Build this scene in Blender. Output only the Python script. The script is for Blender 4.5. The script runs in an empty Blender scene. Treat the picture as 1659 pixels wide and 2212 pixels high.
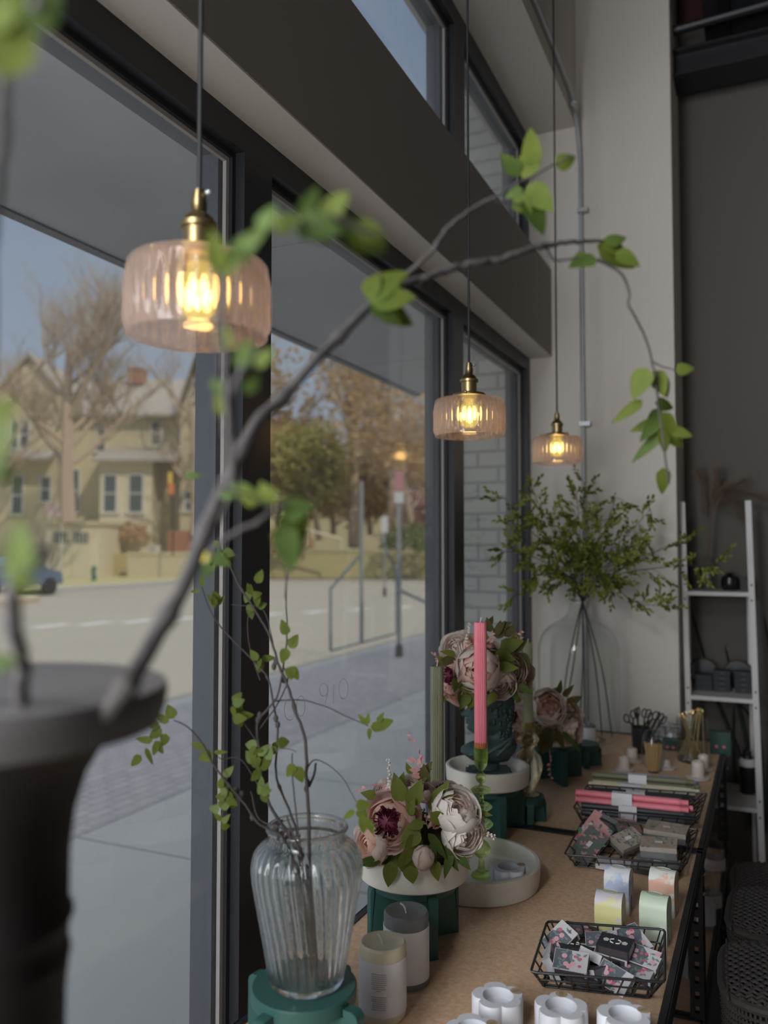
import bpy, math, random
from mathutils import Vector, Matrix, noise
random.seed(7)
R = math.radians
scn = bpy.context.scene
COL = scn.collection

# ------------------------------------------------------------------ camera
F = 1775.0; CX, CY = 829.5, 1106.0; CAMZ = 1.65
PITCH = math.atan(76 / F)
YAW = math.atan((1635 - CX) * math.cos(PITCH) / F)
FW = Vector((-math.sin(YAW) * math.cos(PITCH), math.cos(YAW) * math.cos(PITCH), math.sin(PITCH)))
RT = Vector((math.cos(YAW), math.sin(YAW), 0))
UP = RT.cross(FW)
cd = bpy.data.cameras.new('camera'); cam = bpy.data.objects.new('camera', cd); COL.objects.link(cam)
cam.location = (0, 0, CAMZ)
cam.rotation_euler = (R(90) + PITCH, 0, YAW)
cd.sensor_fit = 'VERTICAL'; cd.sensor_height = 36; cd.sensor_width = 27
cd.lens = 36 * F / 2212
cd.clip_start = 0.02; cd.clip_end = 500
cd.dof.use_dof = True; cd.dof.focus_distance = 1.68; cd.dof.aperture_fstop = 2.5
scn.camera = cam

# ------------------------------------------------------------------ exposure, world, sun, added fill lamps
scn.view_settings.view_transform = 'Standard'; scn.view_settings.look = 'None'
scn.view_settings.gamma = 1; scn.view_settings.use_curve_mapping = False
scn.view_settings.exposure = 0.0
SKY = 1.0
SUN = 2.3
FILL = 300
w = bpy.data.worlds.new('sky'); scn.world = w; w.use_nodes = True
nt = w.node_tree; nt.nodes.clear()
out = nt.nodes.new('ShaderNodeOutputWorld'); bg = nt.nodes.new('ShaderNodeBackground')
tc = nt.nodes.new('ShaderNodeTexCoord'); sx = nt.nodes.new('ShaderNodeSeparateXYZ')
rp = nt.nodes.new('ShaderNodeValToRGB'); nz = nt.nodes.new('ShaderNodeTexNoise'); mx = nt.nodes.new('ShaderNodeMixRGB')
nt.links.new(tc.outputs['Generated'], sx.inputs[0]); nt.links.new(sx.outputs['Z'], rp.inputs[0])
rp.color_ramp.elements[0].position = 0.0; rp.color_ramp.elements[0].color = (0.40, 0.45, 0.54, 1)
rp.color_ramp.elements[1].position = 1.0; rp.color_ramp.elements[1].color = (2.1, 2.1, 2.1, 1)
for p_, c_ in ((.35, (.29, .36, .47, 1)), (.72, (.20, .28, .44, 1)), (.86, (1.9, 1.95, 2.05, 1))):
    e_ = rp.color_ramp.elements.new(p_); e_.color = c_
nz.inputs['Scale'].default_value = 3.5; nz.inputs['Detail'].default_value = 5
nt.links.new(tc.outputs['Generated'], nz.inputs['Vector'])
cr = nt.nodes.new('ShaderNodeValToRGB'); cr.color_ramp.elements[0].position = .45; cr.color_ramp.elements[1].position = .8
cr.color_ramp.elements[1].color = (.5, .5, .5, 1)
nt.links.new(nz.outputs['Fac'], cr.inputs[0]); nt.links.new(cr.outputs[0], mx.inputs[0])
nt.links.new(rp.outputs[0], mx.inputs[1]); mx.inputs[2].default_value = (0.42, 0.45, 0.52, 1)
nt.links.new(mx.outputs[0], bg.inputs[0]); bg.inputs[1].default_value = SKY
nt.links.new(bg.outputs[0], out.inputs[0])

def lamp(name, kind, loc, energy, col, direction=None, size=None, size_y=None, radius=None):
    l = bpy.data.lights.new(name, kind); l.energy = energy; l.color = col
    if size: l.shape = 'RECTANGLE' if size_y else 'SQUARE'; l.size = size
    if size_y: l.size_y = size_y
    if radius: l.shadow_soft_size = radius
    o = bpy.data.objects.new(name, l); COL.objects.link(o); o.location = loc
    if direction: o.rotation_euler = Vector(direction).to_track_quat('-Z', 'Y').to_euler()
    return o
s = lamp('sun', 'SUN', (3, -3, 9), SUN, (1.0, .86, .66), (-.74, .34, -.78)); s.data.angle = R(1.0)
# added area lamp beside the camera, outside the frame, to brighten the room
lamp('window_daylight', 'AREA', (-.90, -1.35, 1.75), FILL, (.92, .95, 1.0), (1, .25, -.12), 2.4, 1.5)
lamp('clerestory_daylight', 'AREA', (-.88, -.9, 3.25), FILL * .32, (.92, .95, 1.0), (1, .55, -.35), 2.2, .55)  # second added area lamp, at clerestory height, lifting the room's brightness

# ------------------------------------------------------------------ placing points
def at(u, v, d=None, z=None, x=None, y=None):
    r = FW + RT * ((u - CX) / F) - UP * ((v - CY) / F)
    t = d if d is not None else ((z - CAMZ) / r.z if z is not None else (x / r.x if x is not None else y / r.y))
    return Vector((0, 0, CAMZ)) + r * t
def depth(p): return (Vector(p) - Vector((0, 0, CAMZ))).dot(FW)

# ------------------------------------------------------------------ objects
def tag(o, label=None, cat=None, group=None, kind=None):
    if label: o['label'] = label
    if cat: o['category'] = cat
    if group: o['group'] = group
    if kind: o['kind'] = kind
    return o
def thing(name, label, cat, loc=(0, 0, 0), rz=0, group=None):
    o = bpy.data.objects.new(name, None); COL.objects.link(o)
    o.location = loc; o.rotation_euler = (0, 0, rz); o.empty_display_size = .02
    return tag(o, label, cat, group)
def children(o): return [c for c in COL.objects if c.parent == o]
def copy_tree(o, parent=None):
    kids = children(o)
    c = o.copy(); COL.objects.link(c)
    if parent: c.parent = parent
    for k in kids: copy_tree(k, c)
    return c
def place(o, loc, rz=0, label=None, group=None, scale=None):
    o.location = loc; o.rotation_euler = (0, 0, rz)
    if label: o['label'] = label
    if group: o['group'] = group
    if scale: o.scale = (scale,) * 3
    return o

class MB:
    def __init__(s): s.v = []; s.f = []; s.mi = []; s.cur = 0
    def add(s, vs, fs, M=None):
        b = len(s.v)
        s.v += [tuple(M @ Vector(p)) for p in vs] if M is not None else [tuple(p) for p in vs]
        s.f += [tuple(i + b for i in f) for f in fs]; s.mi += [s.cur] * len(fs)
        return s
    def box(s, a, b, M=None):
        x0, y0, z0 = a; x1, y1, z1 = b
        return s.add([(x0, y0, z0), (x1, y0, z0), (x1, y1, z0), (x0, y1, z0), (x0, y0, z1), (x1, y0, z1), (x1, y1, z1), (x0, y1, z1)],
                     [(0, 3, 2, 1), (4, 5, 6, 7), (0, 1, 5, 4), (1, 2, 6, 5), (2, 3, 7, 6), (3, 0, 4, 7)], M)
    def tube(s, pts, r, n=6, closed=False, M=None, cap=True):
        pts = [Vector(p) for p in pts]; m = len(pts)
        rs = r if isinstance(r, (list, tuple)) else [r] * m
        vs = []; fs = []; prev = None
        for i, p in enumerate(pts):
            if closed: t = pts[(i + 1) % m] - pts[(i - 1) % m]
            else: t = pts[min(i + 1, m - 1)] - pts[max(i - 1, 0)]
            if t.length < 1e-9: t = Vector((0, 0, 1))
            t.normalize()
            if prev is None:
                a = Vector((0, 0, 1)) if abs(t.z) < .9 else Vector((1, 0, 0)); nn = t.cross(a).normalized()
            else:
                nn = prev - t * prev.dot(t)
                nn = nn.normalized() if nn.length > 1e-6 else t.orthogonal().normalized()
            prev = nn; bb = t.cross(nn)
            for k in range(n):
                c = 2 * math.pi * k / n
                vs.append(p + (nn * math.cos(c) + bb * math.sin(c)) * rs[i])
        for i in range(m if closed else m - 1):
            j = (i + 1) % m
            for k in range(n):
                l = (k + 1) % n; fs.append((i * n + k, i * n + l, j * n + l, j * n + k))
        if cap and not closed:
            fs.append(tuple(range(n - 1, -1, -1))); fs.append(tuple((m - 1) * n + k for k in range(n)))
        return s.add(vs, fs, M)
    def lathe(s, prof, n=32, M=None, rfun=None):
        vs = []; fs = []; m = len(prof)
        for i, (r, z) in enumerate(prof):
            for k in range(n):
                a = 2 * math.pi * k / n; rr = r * (rfun(a, z, i) if rfun else 1)
                vs.append((rr * math.cos(a), rr * math.sin(a), z))
        for i in range(m - 1):
            for k in range(n):
                l = (k + 1) % n; fs.append((i * n + k, i * n + l, (i + 1) * n + l, (i + 1) * n + k))
        if prof[0][0] > 1e-6: fs.append(tuple(range(n - 1, -1, -1)))
        if prof[-1][0] > 1e-6: fs.append(tuple((m - 1) * n + k for k in range(n)))
        return s.add(vs, fs, M)
    def prism(s, poly, z0, z1, M=None):
        n = len(poly)
        vs = [(x, y, z0) for x, y in poly] + [(x, y, z1) for x, y in poly]
        fs = [tuple(range(n - 1, -1, -1)), tuple(range(n, 2 * n))] + [(i, (i + 1) % n, n + (i + 1) % n, n + i) for i in range(n)]
        return s.add(vs, fs, M)
    def ell(s, c, rad, n=12, m=8, M=None, bump=None):
        vs = []; fs = []
        for i in range(m + 1):
            th = math.pi * i / m
            for k in range(n):
                ph = 2 * math.pi * k / n
                d = Vector((math.sin(th) * math.cos(ph), math.sin(th) * math.sin(ph), math.cos(th)))
                q = bump(d) if bump else 1
                vs.append((c[0] + rad[0] * d.x * q, c[1] + rad[1] * d.y * q, c[2] + rad[2] * d.z * q))
        for i in range(m):
            for k in range(n):
                l = (k + 1) % n; fs.append((i * n + k, (i + 1) * n + k, (i + 1) * n + l, i * n + l))
        return s.add(vs, fs, M)
    def leaf(s, base, direction, normal, L, W, curl=.15, pointy=.5, n=6, fold=.12):
        d = Vector(direction).normalized(); nn = Vector(normal); nn = (nn - d * nn.dot(d))
        nn = nn.normalized() if nn.length > 1e-6 else d.orthogonal().normalized()
        sd = d.cross(nn); vs = []; fs = []
        for i in range(n + 1):
            t = i / n
            wv = W * .5 * (math.sin(math.pi * t ** (.62 + .3 * pointy * (t > 2) )) ** (.75 + .3 * pointy)) if 0 < t < 1 else W * .02
            c = Vector(base) + d * (L * t) - nn * (curl * L * t * t)
            vs += [c - sd * wv + nn * (fold * wv), c, c + sd * wv + nn * (fold * wv)]
        for i in range(n):
            a = 3 * i; fs += [(a, a + 1, a + 4, a + 3), (a + 1, a + 2, a + 5, a + 4)]
        return s.add(vs, fs)
    def build(s, name, mat, parent=None, world=False, smooth=35, kind=None, label=None):
        me = bpy.data.meshes.new(name)
        vs = s.v
        if world and parent is not None:
            Mi = Matrix.Translation(parent.location) @ Matrix.Rotation(parent.rotation_euler.z, 4, 'Z')
            Mi = Mi.inverted(); vs = [tuple(Mi @ Vector(p)) for p in vs]
        me.from_pydata(vs, [], s.f)
        mats = mat if isinstance(mat, (list, tuple)) else [mat]
        for m in mats: me.materials.append(m)
        if len(mats) > 1: me.polygons.foreach_set('material_index', s.mi)
        if smooth:
            me.polygons.foreach_set('use_smooth', [True] * len(me.polygons)); me.update()
            if smooth < 180: me.set_sharp_from_angle(angle=R(smooth))
        me.update()
        o = bpy.data.objects.new(name, me); COL.objects.link(o)
        if parent is not None: o.parent = parent
        if kind: o['kind'] = kind
        if label: o['label'] = label
        return o
def single(mb, name, mat, label, cat, loc=None, group=None, **k):
    """one thing that is one mesh; given in world coordinates, its origin put at loc"""
    if loc is not None:
        mb.v = [(p[0] - loc[0], p[1] - loc[1], p[2] - loc[2]) for p in mb.v]
    o = mb.build(name, mat, **k)
    if loc is not None: o.location = loc
    return tag(o, label, cat, group)

def smoothpts(pts, k=4):
    pts = [Vector(p) for p in pts]
    if len(pts) < 3: return pts
    o = []
    for i in range(len(pts) - 1):
        p0 = pts[max(i - 1, 0)]; p1 = pts[i]; p2 = pts[i + 1]; p3 = pts[min(i + 2, len(pts) - 1)]
        for j in range(k):
            t = j / k
            o.append(.5 * ((2 * p1) + (p2 - p0) * t + (2 * p0 - 5 * p1 + 4 * p2 - p3) * t * t + (3 * p1 - p0 - 3 * p2 + p3) * t ** 3))
    o.append(pts[-1]); return o
def frame(loc, direction, upv=(0, 0, 1)):
    """matrix whose local z points along direction"""
    q = Vector(direction).to_track_quat('Z', 'Y'); return Matrix.Translation(loc) @ q.to_matrix().to_4x4()

# ------------------------------------------------------------------ materials
def mat(name, col, rough=.6, metal=0, bump=None, noise_=None, spec=.5, coat=0, trans=0, emis=None, sss=0):
    """bump=(scale, strength), noise_=(scale, second colour, amount)"""
    m = bpy.data.materials.new(name); m.use_nodes = True; n = m.node_tree; b = n.nodes['Principled BSDF']
    b.inputs['Base Color'].default_value = (*col, 1); b.inputs['Roughness'].default_value = rough
    b.inputs['Metallic'].default_value = metal; b.inputs['Specular IOR Level'].default_value = spec
    b.inputs['Coat Weight'].default_value = coat
    if sss: b.inputs['Subsurface Weight'].default_value = sss; b.inputs['Subsurface Scale'].default_value = .01
    t = n.nodes.new('ShaderNodeTexCoord')
    if noise_:
        z = n.nodes.new('ShaderNodeTexNoise'); z.inputs['Scale'].default_value = noise_[0]; z.inputs['Detail'].default_value = 6
        n.links.new(t.outputs['Object'], z.inputs['Vector'])
        r = n.nodes.new('ShaderNodeValToRGB'); r.color_ramp.elements[0].position = .5 - noise_[2] / 2; r.color_ramp.elements[1].position = .5 + noise_[2] / 2
        r.color_ramp.elements[0].color = (*col, 1); r.color_ramp.elements[1].color = (*noise_[1], 1)
        n.links.new(z.outputs['Fac'], r.inputs[0]); n.links.new(r.outputs[0], b.inputs['Base Color'])
    if bump:
        z = n.nodes.new('ShaderNodeTexNoise'); z.inputs['Scale'].default_value = bump[0]; z.inputs['Detail'].default_value = 4
        n.links.new(t.outputs['Object'], z.inputs['Vector'])
        u = n.nodes.new('ShaderNodeBump'); u.inputs['Strength'].default_value = bump[1]; u.inputs['Distance'].default_value = .002
        n.links.new(z.outputs['Fac'], u.inputs['Height']); n.links.new(u.outputs[0], b.inputs['Normal'])
    return m
def leafmat(name, col, col2, scale=30, tm_=(1.25, 1.1, .7)):
    m = mat(name, col, .65, noise_=(scale, col2, .3), spec=.2); n = m.node_tree; b = n.nodes['Principled BSDF']
    tr = n.nodes.new('ShaderNodeBsdfTranslucent'); tr.inputs[0].default_value = (col2[0] * tm_[0], col2[1] * tm_[1], col2[2] * tm_[2], 1)
    ms = n.nodes.new('ShaderNodeMixShader'); ms.inputs[0].default_value = .35
    o = n.nodes['Material Output']; n.links.new(b.outputs[0], ms.inputs[1]); n.links.new(tr.outputs[0], ms.inputs[2]); n.links.new(ms.outputs[0], o.inputs[0])
    return m
def glassmat(name, col=(1, 1, 1), rough=0, ior=1.45, clear=0.0, tcol=None):
    """refracting glass, with an optional share of plain see-through"""
    m = bpy.data.materials.new(name); m.use_nodes = True; n = m.node_tree; n.nodes.clear()
    o = n.nodes.new('ShaderNodeOutputMaterial'); g = n.nodes.new('ShaderNodeBsdfGlass')
    g.inputs['Color'].default_value = (*col, 1); g.inputs['Roughness'].default_value = rough; g.inputs['IOR'].default_value = ior
    if clear:
        t = n.nodes.new('ShaderNodeBsdfTransparent'); t.inputs[0].default_value = (*(tcol or col), 1)
        x = n.nodes.new('ShaderNodeMixShader'); x.inputs[0].default_value = clear
        n.links.new(g.outputs[0], x.inputs[1]); n.links.new(t.outputs[0], x.inputs[2]); n.links.new(x.outputs[0], o.inputs[0])
    else: n.links.new(g.outputs[0], o.inputs[0])
    return m
def panemat(name, tint=(.96, .98, .98), ior=1.35, haze=0.0, rough=0.0):
    m = bpy.data.materials.new(name); m.use_nodes = True; n = m.node_tree; n.nodes.clear()
    o = n.nodes.new('ShaderNodeOutputMaterial'); g = n.nodes.new('ShaderNodeBsdfGlossy'); t = n.nodes.new('ShaderNodeBsdfTransparent')
    f = n.nodes.new('ShaderNodeFresnel'); f.inputs[0].default_value = ior; x = n.nodes.new('ShaderNodeMixShader')
    t.inputs[0].default_value = (*tint, 1); g.inputs['Roughness'].default_value = rough
    gm = n.nodes.new('ShaderNodeNewGeometry'); ma = n.nodes.new('ShaderNodeMath'); ma.operation = 'MULTIPLY_ADD'
    n.links.new(gm.outputs['Backfacing'], ma.inputs[0]); ma.inputs[1].default_value = 1 / ior - ior; ma.inputs[2].default_value = ior
    n.links.new(ma.outputs[0], f.inputs[0])
    n.links.new(f.outputs[0], x.inputs[0]); n.links.new(t.outputs[0], x.inputs[1]); n.links.new(g.outputs[0], x.inputs[2])
    if haze:
        d = n.nodes.new('ShaderNodeBsdfDiffuse'); d.inputs[0].default_value = (.7, .72, .75, 1); y = n.nodes.new('ShaderNodeMixShader')
        y.inputs[0].default_value = haze; n.links.new(x.outputs[0], y.inputs[1]); n.links.new(d.outputs[0], y.inputs[2]); n.links.new(y.outputs[0], o.inputs[0])
    else: n.links.new(x.outputs[0], o.inputs[0])
    return m
def emit(name, col, st):
    m = bpy.data.materials.new(name); m.use_nodes = True; n = m.node_tree; n.nodes.clear()
    o = n.nodes.new('ShaderNodeOutputMaterial'); e = n.nodes.new('ShaderNodeEmission'); e.inputs[0].default_value = (*col, 1); e.inputs[1].default_value = st
    n.links.new(e.outputs[0], o.inputs[0]); return m
def brickmat(name, c1, c2, mortar, bw, bh, axis='XZ', msize=.008, rough=.8, off=.5):
    m = mat(name, c1, rough); n = m.node_tree; b = n.nodes['Principled BSDF']
    t = n.nodes.new('ShaderNodeTexCoord'); s = n.nodes.new('ShaderNodeSeparateXYZ'); c = n.nodes.new('ShaderNodeCombineXYZ')
    n.links.new(t.outputs['Object'], s.inputs[0]); n.links.new(s.outputs[axis[0]], c.inputs[0]); n.links.new(s.outputs[axis[1]], c.inputs[1])
    k = n.nodes.new('ShaderNodeTexBrick'); n.links.new(c.outputs[0], k.inputs['Vector'])
    k.inputs['Color1'].default_value = (*c1, 1); k.inputs['Color2'].default_value = (*c2, 1); k.inputs['Mortar'].default_value = (*mortar, 1)
    k.inputs['Scale'].default_value = 1; k.inputs['Brick Width'].default_value = bw; k.inputs['Row Height'].default_value = bh
    k.inputs['Mortar Size'].default_value = msize; k.offset = off
    n.links.new(k.outputs['Color'], b.inputs['Base Color'])
    u = n.nodes.new('ShaderNodeBump'); u.inputs['Strength'].default_value = .5; u.inputs['Distance'].default_value = .004; u.invert = True
    n.links.new(k.outputs['Fac'], u.inputs['Height']); n.links.new(u.outputs[0], b.inputs['Normal'])
    return m

M = {}
M['plaster'] = mat('warm_white_plaster', (.64, .59, .53), .85, bump=(60, .15))
M['bulk'] = mat('taupe_paint', (.26, .235, .205), .8, bump=(40, .1))
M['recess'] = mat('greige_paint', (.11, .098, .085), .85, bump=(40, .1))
M['black'] = mat('black_aluminium', (.028, .029, .033), .38, bump=(80, .03))
M['frameout'] = mat('charcoal_aluminium', (.085, .092, .11), .42)
M['gasket'] = mat('pale_grey_gasket', (.42, .40, .38), .6)
M['steel'] = mat('galvanised_steel', (.42, .43, .43), .42, .7, bump=(90, .1))
M['blackmetal'] = mat('black_powder_coat', (.018, .018, .02), .42, bump=(200, .1))
M['ceil'] = mat('black_ceiling_paint', (.015, .016, .019), .9)
M['floor'] = mat('grey_concrete_floor', (.12, .115, .11), .5, noise_=(4, (.17, .16, .15), .6))
M['soffit'] = mat('grey_fibre_board', (.52, .525, .53), .8, noise_=(3, (.44, .445, .455), .7), bump=(30, .1))
M['mdf'] = mat('particle_board', (.74, .50, .32), .6, noise_=(130, (.56, .37, .23), .35), bump=(220, .12))
M['green'] = mat('teal_green_paint', (.026, .085, .072), .42, bump=(60, .03))
M['bust'] = mat('dark_green_plaster', (.034, .060, .054), .55, bump=(150, .2))
M['marble'] = mat('cream_marble', (.70, .67, .60), .35, noise_=(6, (.60, .56, .48), .25))
M['white'] = mat('white_ceramic', (.66, .66, .69), .45)
M['blush'] = mat('blush_ceramic', (.60, .52, .46), .55)
M['paper'] = mat('white_paper', (.76, .74, .76), .7)
M['print'] = mat('grey_print', (.28, .28, .30), .7)
M['waxgrey'] = mat('grey_wax', (.17, .175, .185), .5, noise_=(20, (.19, .19, .20), .5), sss=.1)
M['waxcream'] = mat('cream_wax', (.70, .63, .46), .45, sss=.2)
M['waxtan'] = mat('taupe_wax', (.36, .33, .27), .5)
M['waxolive'] = mat('olive_wax', (.175, .175, .105), .5, sss=.1)
M['waxsage'] = mat('sage_wax', (.30, .32, .19), .5, sss=.1)
M['waxpink'] = mat('pink_wax', (.76, .21, .26), .45, sss=.15)
M['waxblack'] = mat('charcoal_wax', (.028, .032, .036), .4)
M['wick'] = mat('cotton_wick', (.70, .66, .58), .9)
M['brass'] = mat('antique_brass', (.40, .30, .15), .36, 1, bump=(100, .1))
M['gold'] = mat('bright_gold', (.95, .76, .40), .34, 1)
M['cord'] = mat('black_cord', (.012, .012, .012), .6)
M['pane'] = panemat('window_glass', haze=.10)  # haze: pale diffuse share in the glass stands in for window glare
M['glass'] = glassmat('clear_glass', (.97, .985, .985), clear=.12)
M['thinglass'] = panemat('thin_clear_glass', (.93, .95, .94), 1.5)
M['demi'] = panemat('greenish_glass', (.945, .96, .95), 1.5)
M['greenglass'] = glassmat('lime_green_glass', (.93, .98, .74), clear=.5, tcol=(.80, .90, .55))
M['amberglass'] = glassmat('smoky_gold_glass', (.98, .93, .80), clear=.4, tcol=(.92, .84, .68))
M['bark'] = mat('dark_bark', (.045, .037, .034), .8, bump=(120, .6))
M['barkgrey'] = mat('grey_bark', (.060, .050, .047), .85, noise_=(40, (.022, .019, .018), .5), bump=(90, .6))
M['leaf'] = leafmat('fresh_green_leaf', (.072, .10, .016), (.115, .14, .02))
M['leafpale'] = leafmat('pale_green_leaf', (.11, .15, .045), (.16, .21, .07))
M['leafpale2'] = leafmat('yellow_green_leaf', (.18, .21, .035), (.25, .29, .06))
M['leafdark'] = leafmat('deep_green_leaf', (.045, .075, .015), (.07, .105, .02))
M['leafolive'] = leafmat('olive_leaf', (.10, .13, .022), (.17, .19, .04), 12)
M['leafbrown'] = leafmat('bronze_leaf', (.07, .06, .022), (.10, .09, .03), 12)
def petal(name, c1, c2): return leafmat(name, c1, c2, 14, (1, .95, .92))
M['pcream'] = petal('cream_petal', (.84, .73, .66), (.88, .80, .74))
M['ppeach'] = petal('peach_petal', (.84, .52, .40), (.86, .66, .57))
M['ppink'] = petal('pink_petal', (.82, .58, .54), (.86, .70, .67))
M['pbeige'] = petal('dusty_beige_petal', (.64, .50, .43), (.74, .60, .54))
M['pwhite'] = petal('ivory_petal', (.78, .72, .66), (.84, .80, .75))
M['pwine'] = mat('burgundy_petal', (.13, .012, .035), .6)
M['ppinktip'] = petal('rose_sprig', (.72, .28, .28), (.78, .42, .40))
M['yellowtip'] = mat('yellow_stamen', (.75, .62, .35), .7)
# ================================================================== SETTING
XW, YF = -.943, 3.72          # inner face of the window wall, inner face of the far wall
XG = -.985                    # glass
ZH, ZB, ZC = 2.525, 2.928, 3.575   # window head, bulkhead top, clerestory head
XB, XU = -.841, -.72          # bulkhead face, upper wall face
def struct(mb, name, m, **k):
    o = mb.build(name, m, **k); o['kind'] = 'structure'; return o
struct(MB().box((-1.0, -4.2, -.1), (6.2, 4.3, 0)), 'floor', M['floor'])
struct(MB().box((-1.1, -9, 5.0), (9, 4.4, 5.4)), 'ceiling', M['ceil'])
m = MB().box((-1.0, -4.2, 0), (-.93, 3.75, .28))
struct(m, 'wall_left', M['plaster'])
struct(MB().box((-1.05, -4.2, ZH), (XB, YF, ZB)), 'trim_1', M['bulk'])                   # boxed beam between the two rows of windows
m = MB().box((-1.05, -4.2, ZH - .004), (XB - .001, YF, ZH))
struct(m, 'trim_2', M['plaster'])
struct(MB().box((-1.1, -4.2, ZC), (XU, YF, 5.0)), 'wall_left_upper', M['plaster'])
# far wall: pier up to x = -.31, then a return and the deeper wall
m = MB().box((-1.05, YF, 0), (-.31, YF + .43, 5.0))
struct(m, 'wall_far', M['plaster'])
m = MB().box((-.31, 4.14, 0), (6.2, 4.3, 4.15))
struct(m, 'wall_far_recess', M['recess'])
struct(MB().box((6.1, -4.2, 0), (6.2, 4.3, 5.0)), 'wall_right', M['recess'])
struct(MB().box((-1.05, -4.3, 0), (6.2, -4.2, 5.0)), 'wall_back', M['plaster'])
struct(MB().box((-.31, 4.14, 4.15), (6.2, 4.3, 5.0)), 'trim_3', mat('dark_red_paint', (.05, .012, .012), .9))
# dark duct work hanging by the far recess
o = thing('ceiling_beam', 'black steel beam crossing under the dark ceiling above the recess', 'beam', (.5, 3.95, 3.80))
MB().box((-.82, -.05, 0), (2.5, .05, .10)).build('web', M['blackmetal'], o, smooth=0)
MB().box((-.82, -.09, -.012), (2.5, .09, 0)).box((-.82, -.09, .10), (2.5, .09, .112)).build('flange', M['blackmetal'], o, smooth=0)
o = thing('air_duct', 'black rectangular duct above the steel beam, top right', 'duct', (.9, 3.9, 4.05))
MB().box((-1.08, -.2, 0), (2.0, .22, .6)).build('duct_body', M['ceil'], o, smooth=0)
for x in (-1.02, -.4, .3): MB().box((x, -.22, -.02), (x + .05, .24, .62)).build('duct_joint', M['blackmetal'], o, smooth=0)
single(MB().tube([(-.31, 3.9, 4.02), (.2, 3.9, 4.04)], .022, 10), 'ceiling_pipe', M['blackmetal'], 'short black pipe end poking out above the steel beam', 'pipe', (-.31, 3.9, 4.02))

# window frames: one window = frame (structure) with glass pane child
def window(name, y0, y1, z0, z1, fw=.05, head=.05):
    e = bpy.data.objects.new(name, None); COL.objects.link(e); e.location = (XG, y0, z0); e['kind'] = 'structure'
    f = MB()
    f.box((XG + .006, y0, z0), (XW, y0 + fw, z1)); f.box((XG + .006, y1 - fw, z0), (XW, y1, z1))
    f.box((XG + .006, y0 + fw, z1 - head), (XW, y1 - fw, z1)); f.box((XG + .006, y0 + fw, z0), (XW, y1 - fw, z0 + head))
    a = .012                                                                   # stepped inner bead
    f.box((XG + .006, y0 + fw, z0 + head), (XG + .02, y0 + fw + a, z1 - head)); f.box((XG + .006, y1 - fw - a, z0 + head), (XG + .02, y1 - fw, z1 - head))
    f.box((XG + .006, y0 + fw + a, z1 - head - a), (XG + .02, y1 - fw - a, z1 - head))
    f.build('window_frame', M['black'], e, world=True, smooth=0)
    g = MB(); b = .010
    g.box((XG + .0035, y0 + fw + a, z0 + head), (XG + .012, y0 + fw + a + b, z1 - head - a)); g.box((XG + .0035, y1 - fw - a - b, z0 + head), (XG + .012, y1 - fw - a, z1 - head - a))
    g.box((XG + .0035, y0 + fw + a + b, z1 - head - a - b), (XG + .012, y1 - fw - a - b, z1 - head - a))
    g.build('glazing_gasket', M['gasket'], e, world=True, smooth=0)
    h = MB(); c = .028
    h.box((XG - .055, y0, z0), (XG - .0035, y0 + fw + c, z1)); h.box((XG - .055, y1 - fw - c, z0), (XG - .0035, y1, z1))
    h.box((XG - .055, y0, z1 - head - .004), (XG - .0035, y1, z1)); h.box((XG - .055, y0, z0), (XG - .0035, y1, z0 + head))
    h.build('outer_frame', M['frameout'], e, world=True, smooth=0)
    MB().box((XG - .003, y0 + .01, z0 + .01), (XG + .003, y1 - .01, z1 - .01)).build('glass_pane', M['pane'], e, world=True, smooth=0)
ys = [-2.45, -1.165, .105, 1.44, 2.715, YF]
k = 1
for a, b in zip(ys[:-1], ys[1:]):
    window('window_%d' % k, a, b, .28, ZH - .004, .052, .06); k += 1
for a, b in ((-.3, 1.3), (1.3, 2.74), (2.74, YF)):
    window("window_%d" % k, a, b, ZB + .002, ZC, .055, .07); k += 1
# conduit on the far wall, bending along the upper wall
o = thing('conduit', 'grey metal conduit running down the white far wall beside the windows', 'conduit', (-.70, 3.69, 1.0))
pts = [(-.70, 3.709, .02), (-.70, 3.709, 3.38), (-.703, 3.685, 3.50), (-.705, 3.62, 3.60), (-.703, 3.50, 3.64), (-.703, 3.2, 3.65), (-.703, 1.0, 3.66)]
MB().tube(pts[:2] + smoothpts(pts[1:5], 4)[1:] + pts[5:], .0105, 10).build('pipe', M['steel'], o, world=True)
for p in ((-.70, 3.705, 2.20), (-.70, 3.705, 3.17)):
    MB().box((p[0] - .012, p[1] - .024, p[2] - .009), (p[0] + .034, p[1] + .012, p[2] + .009)).build('pipe_strap', M['steel'], o, world=True)
MB().tube([(-.70, 3.60, 3.60), (-.70, 3.56, 3.60)], .014, 10).build('coupling', M['steel'], o, world=True)

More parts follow.
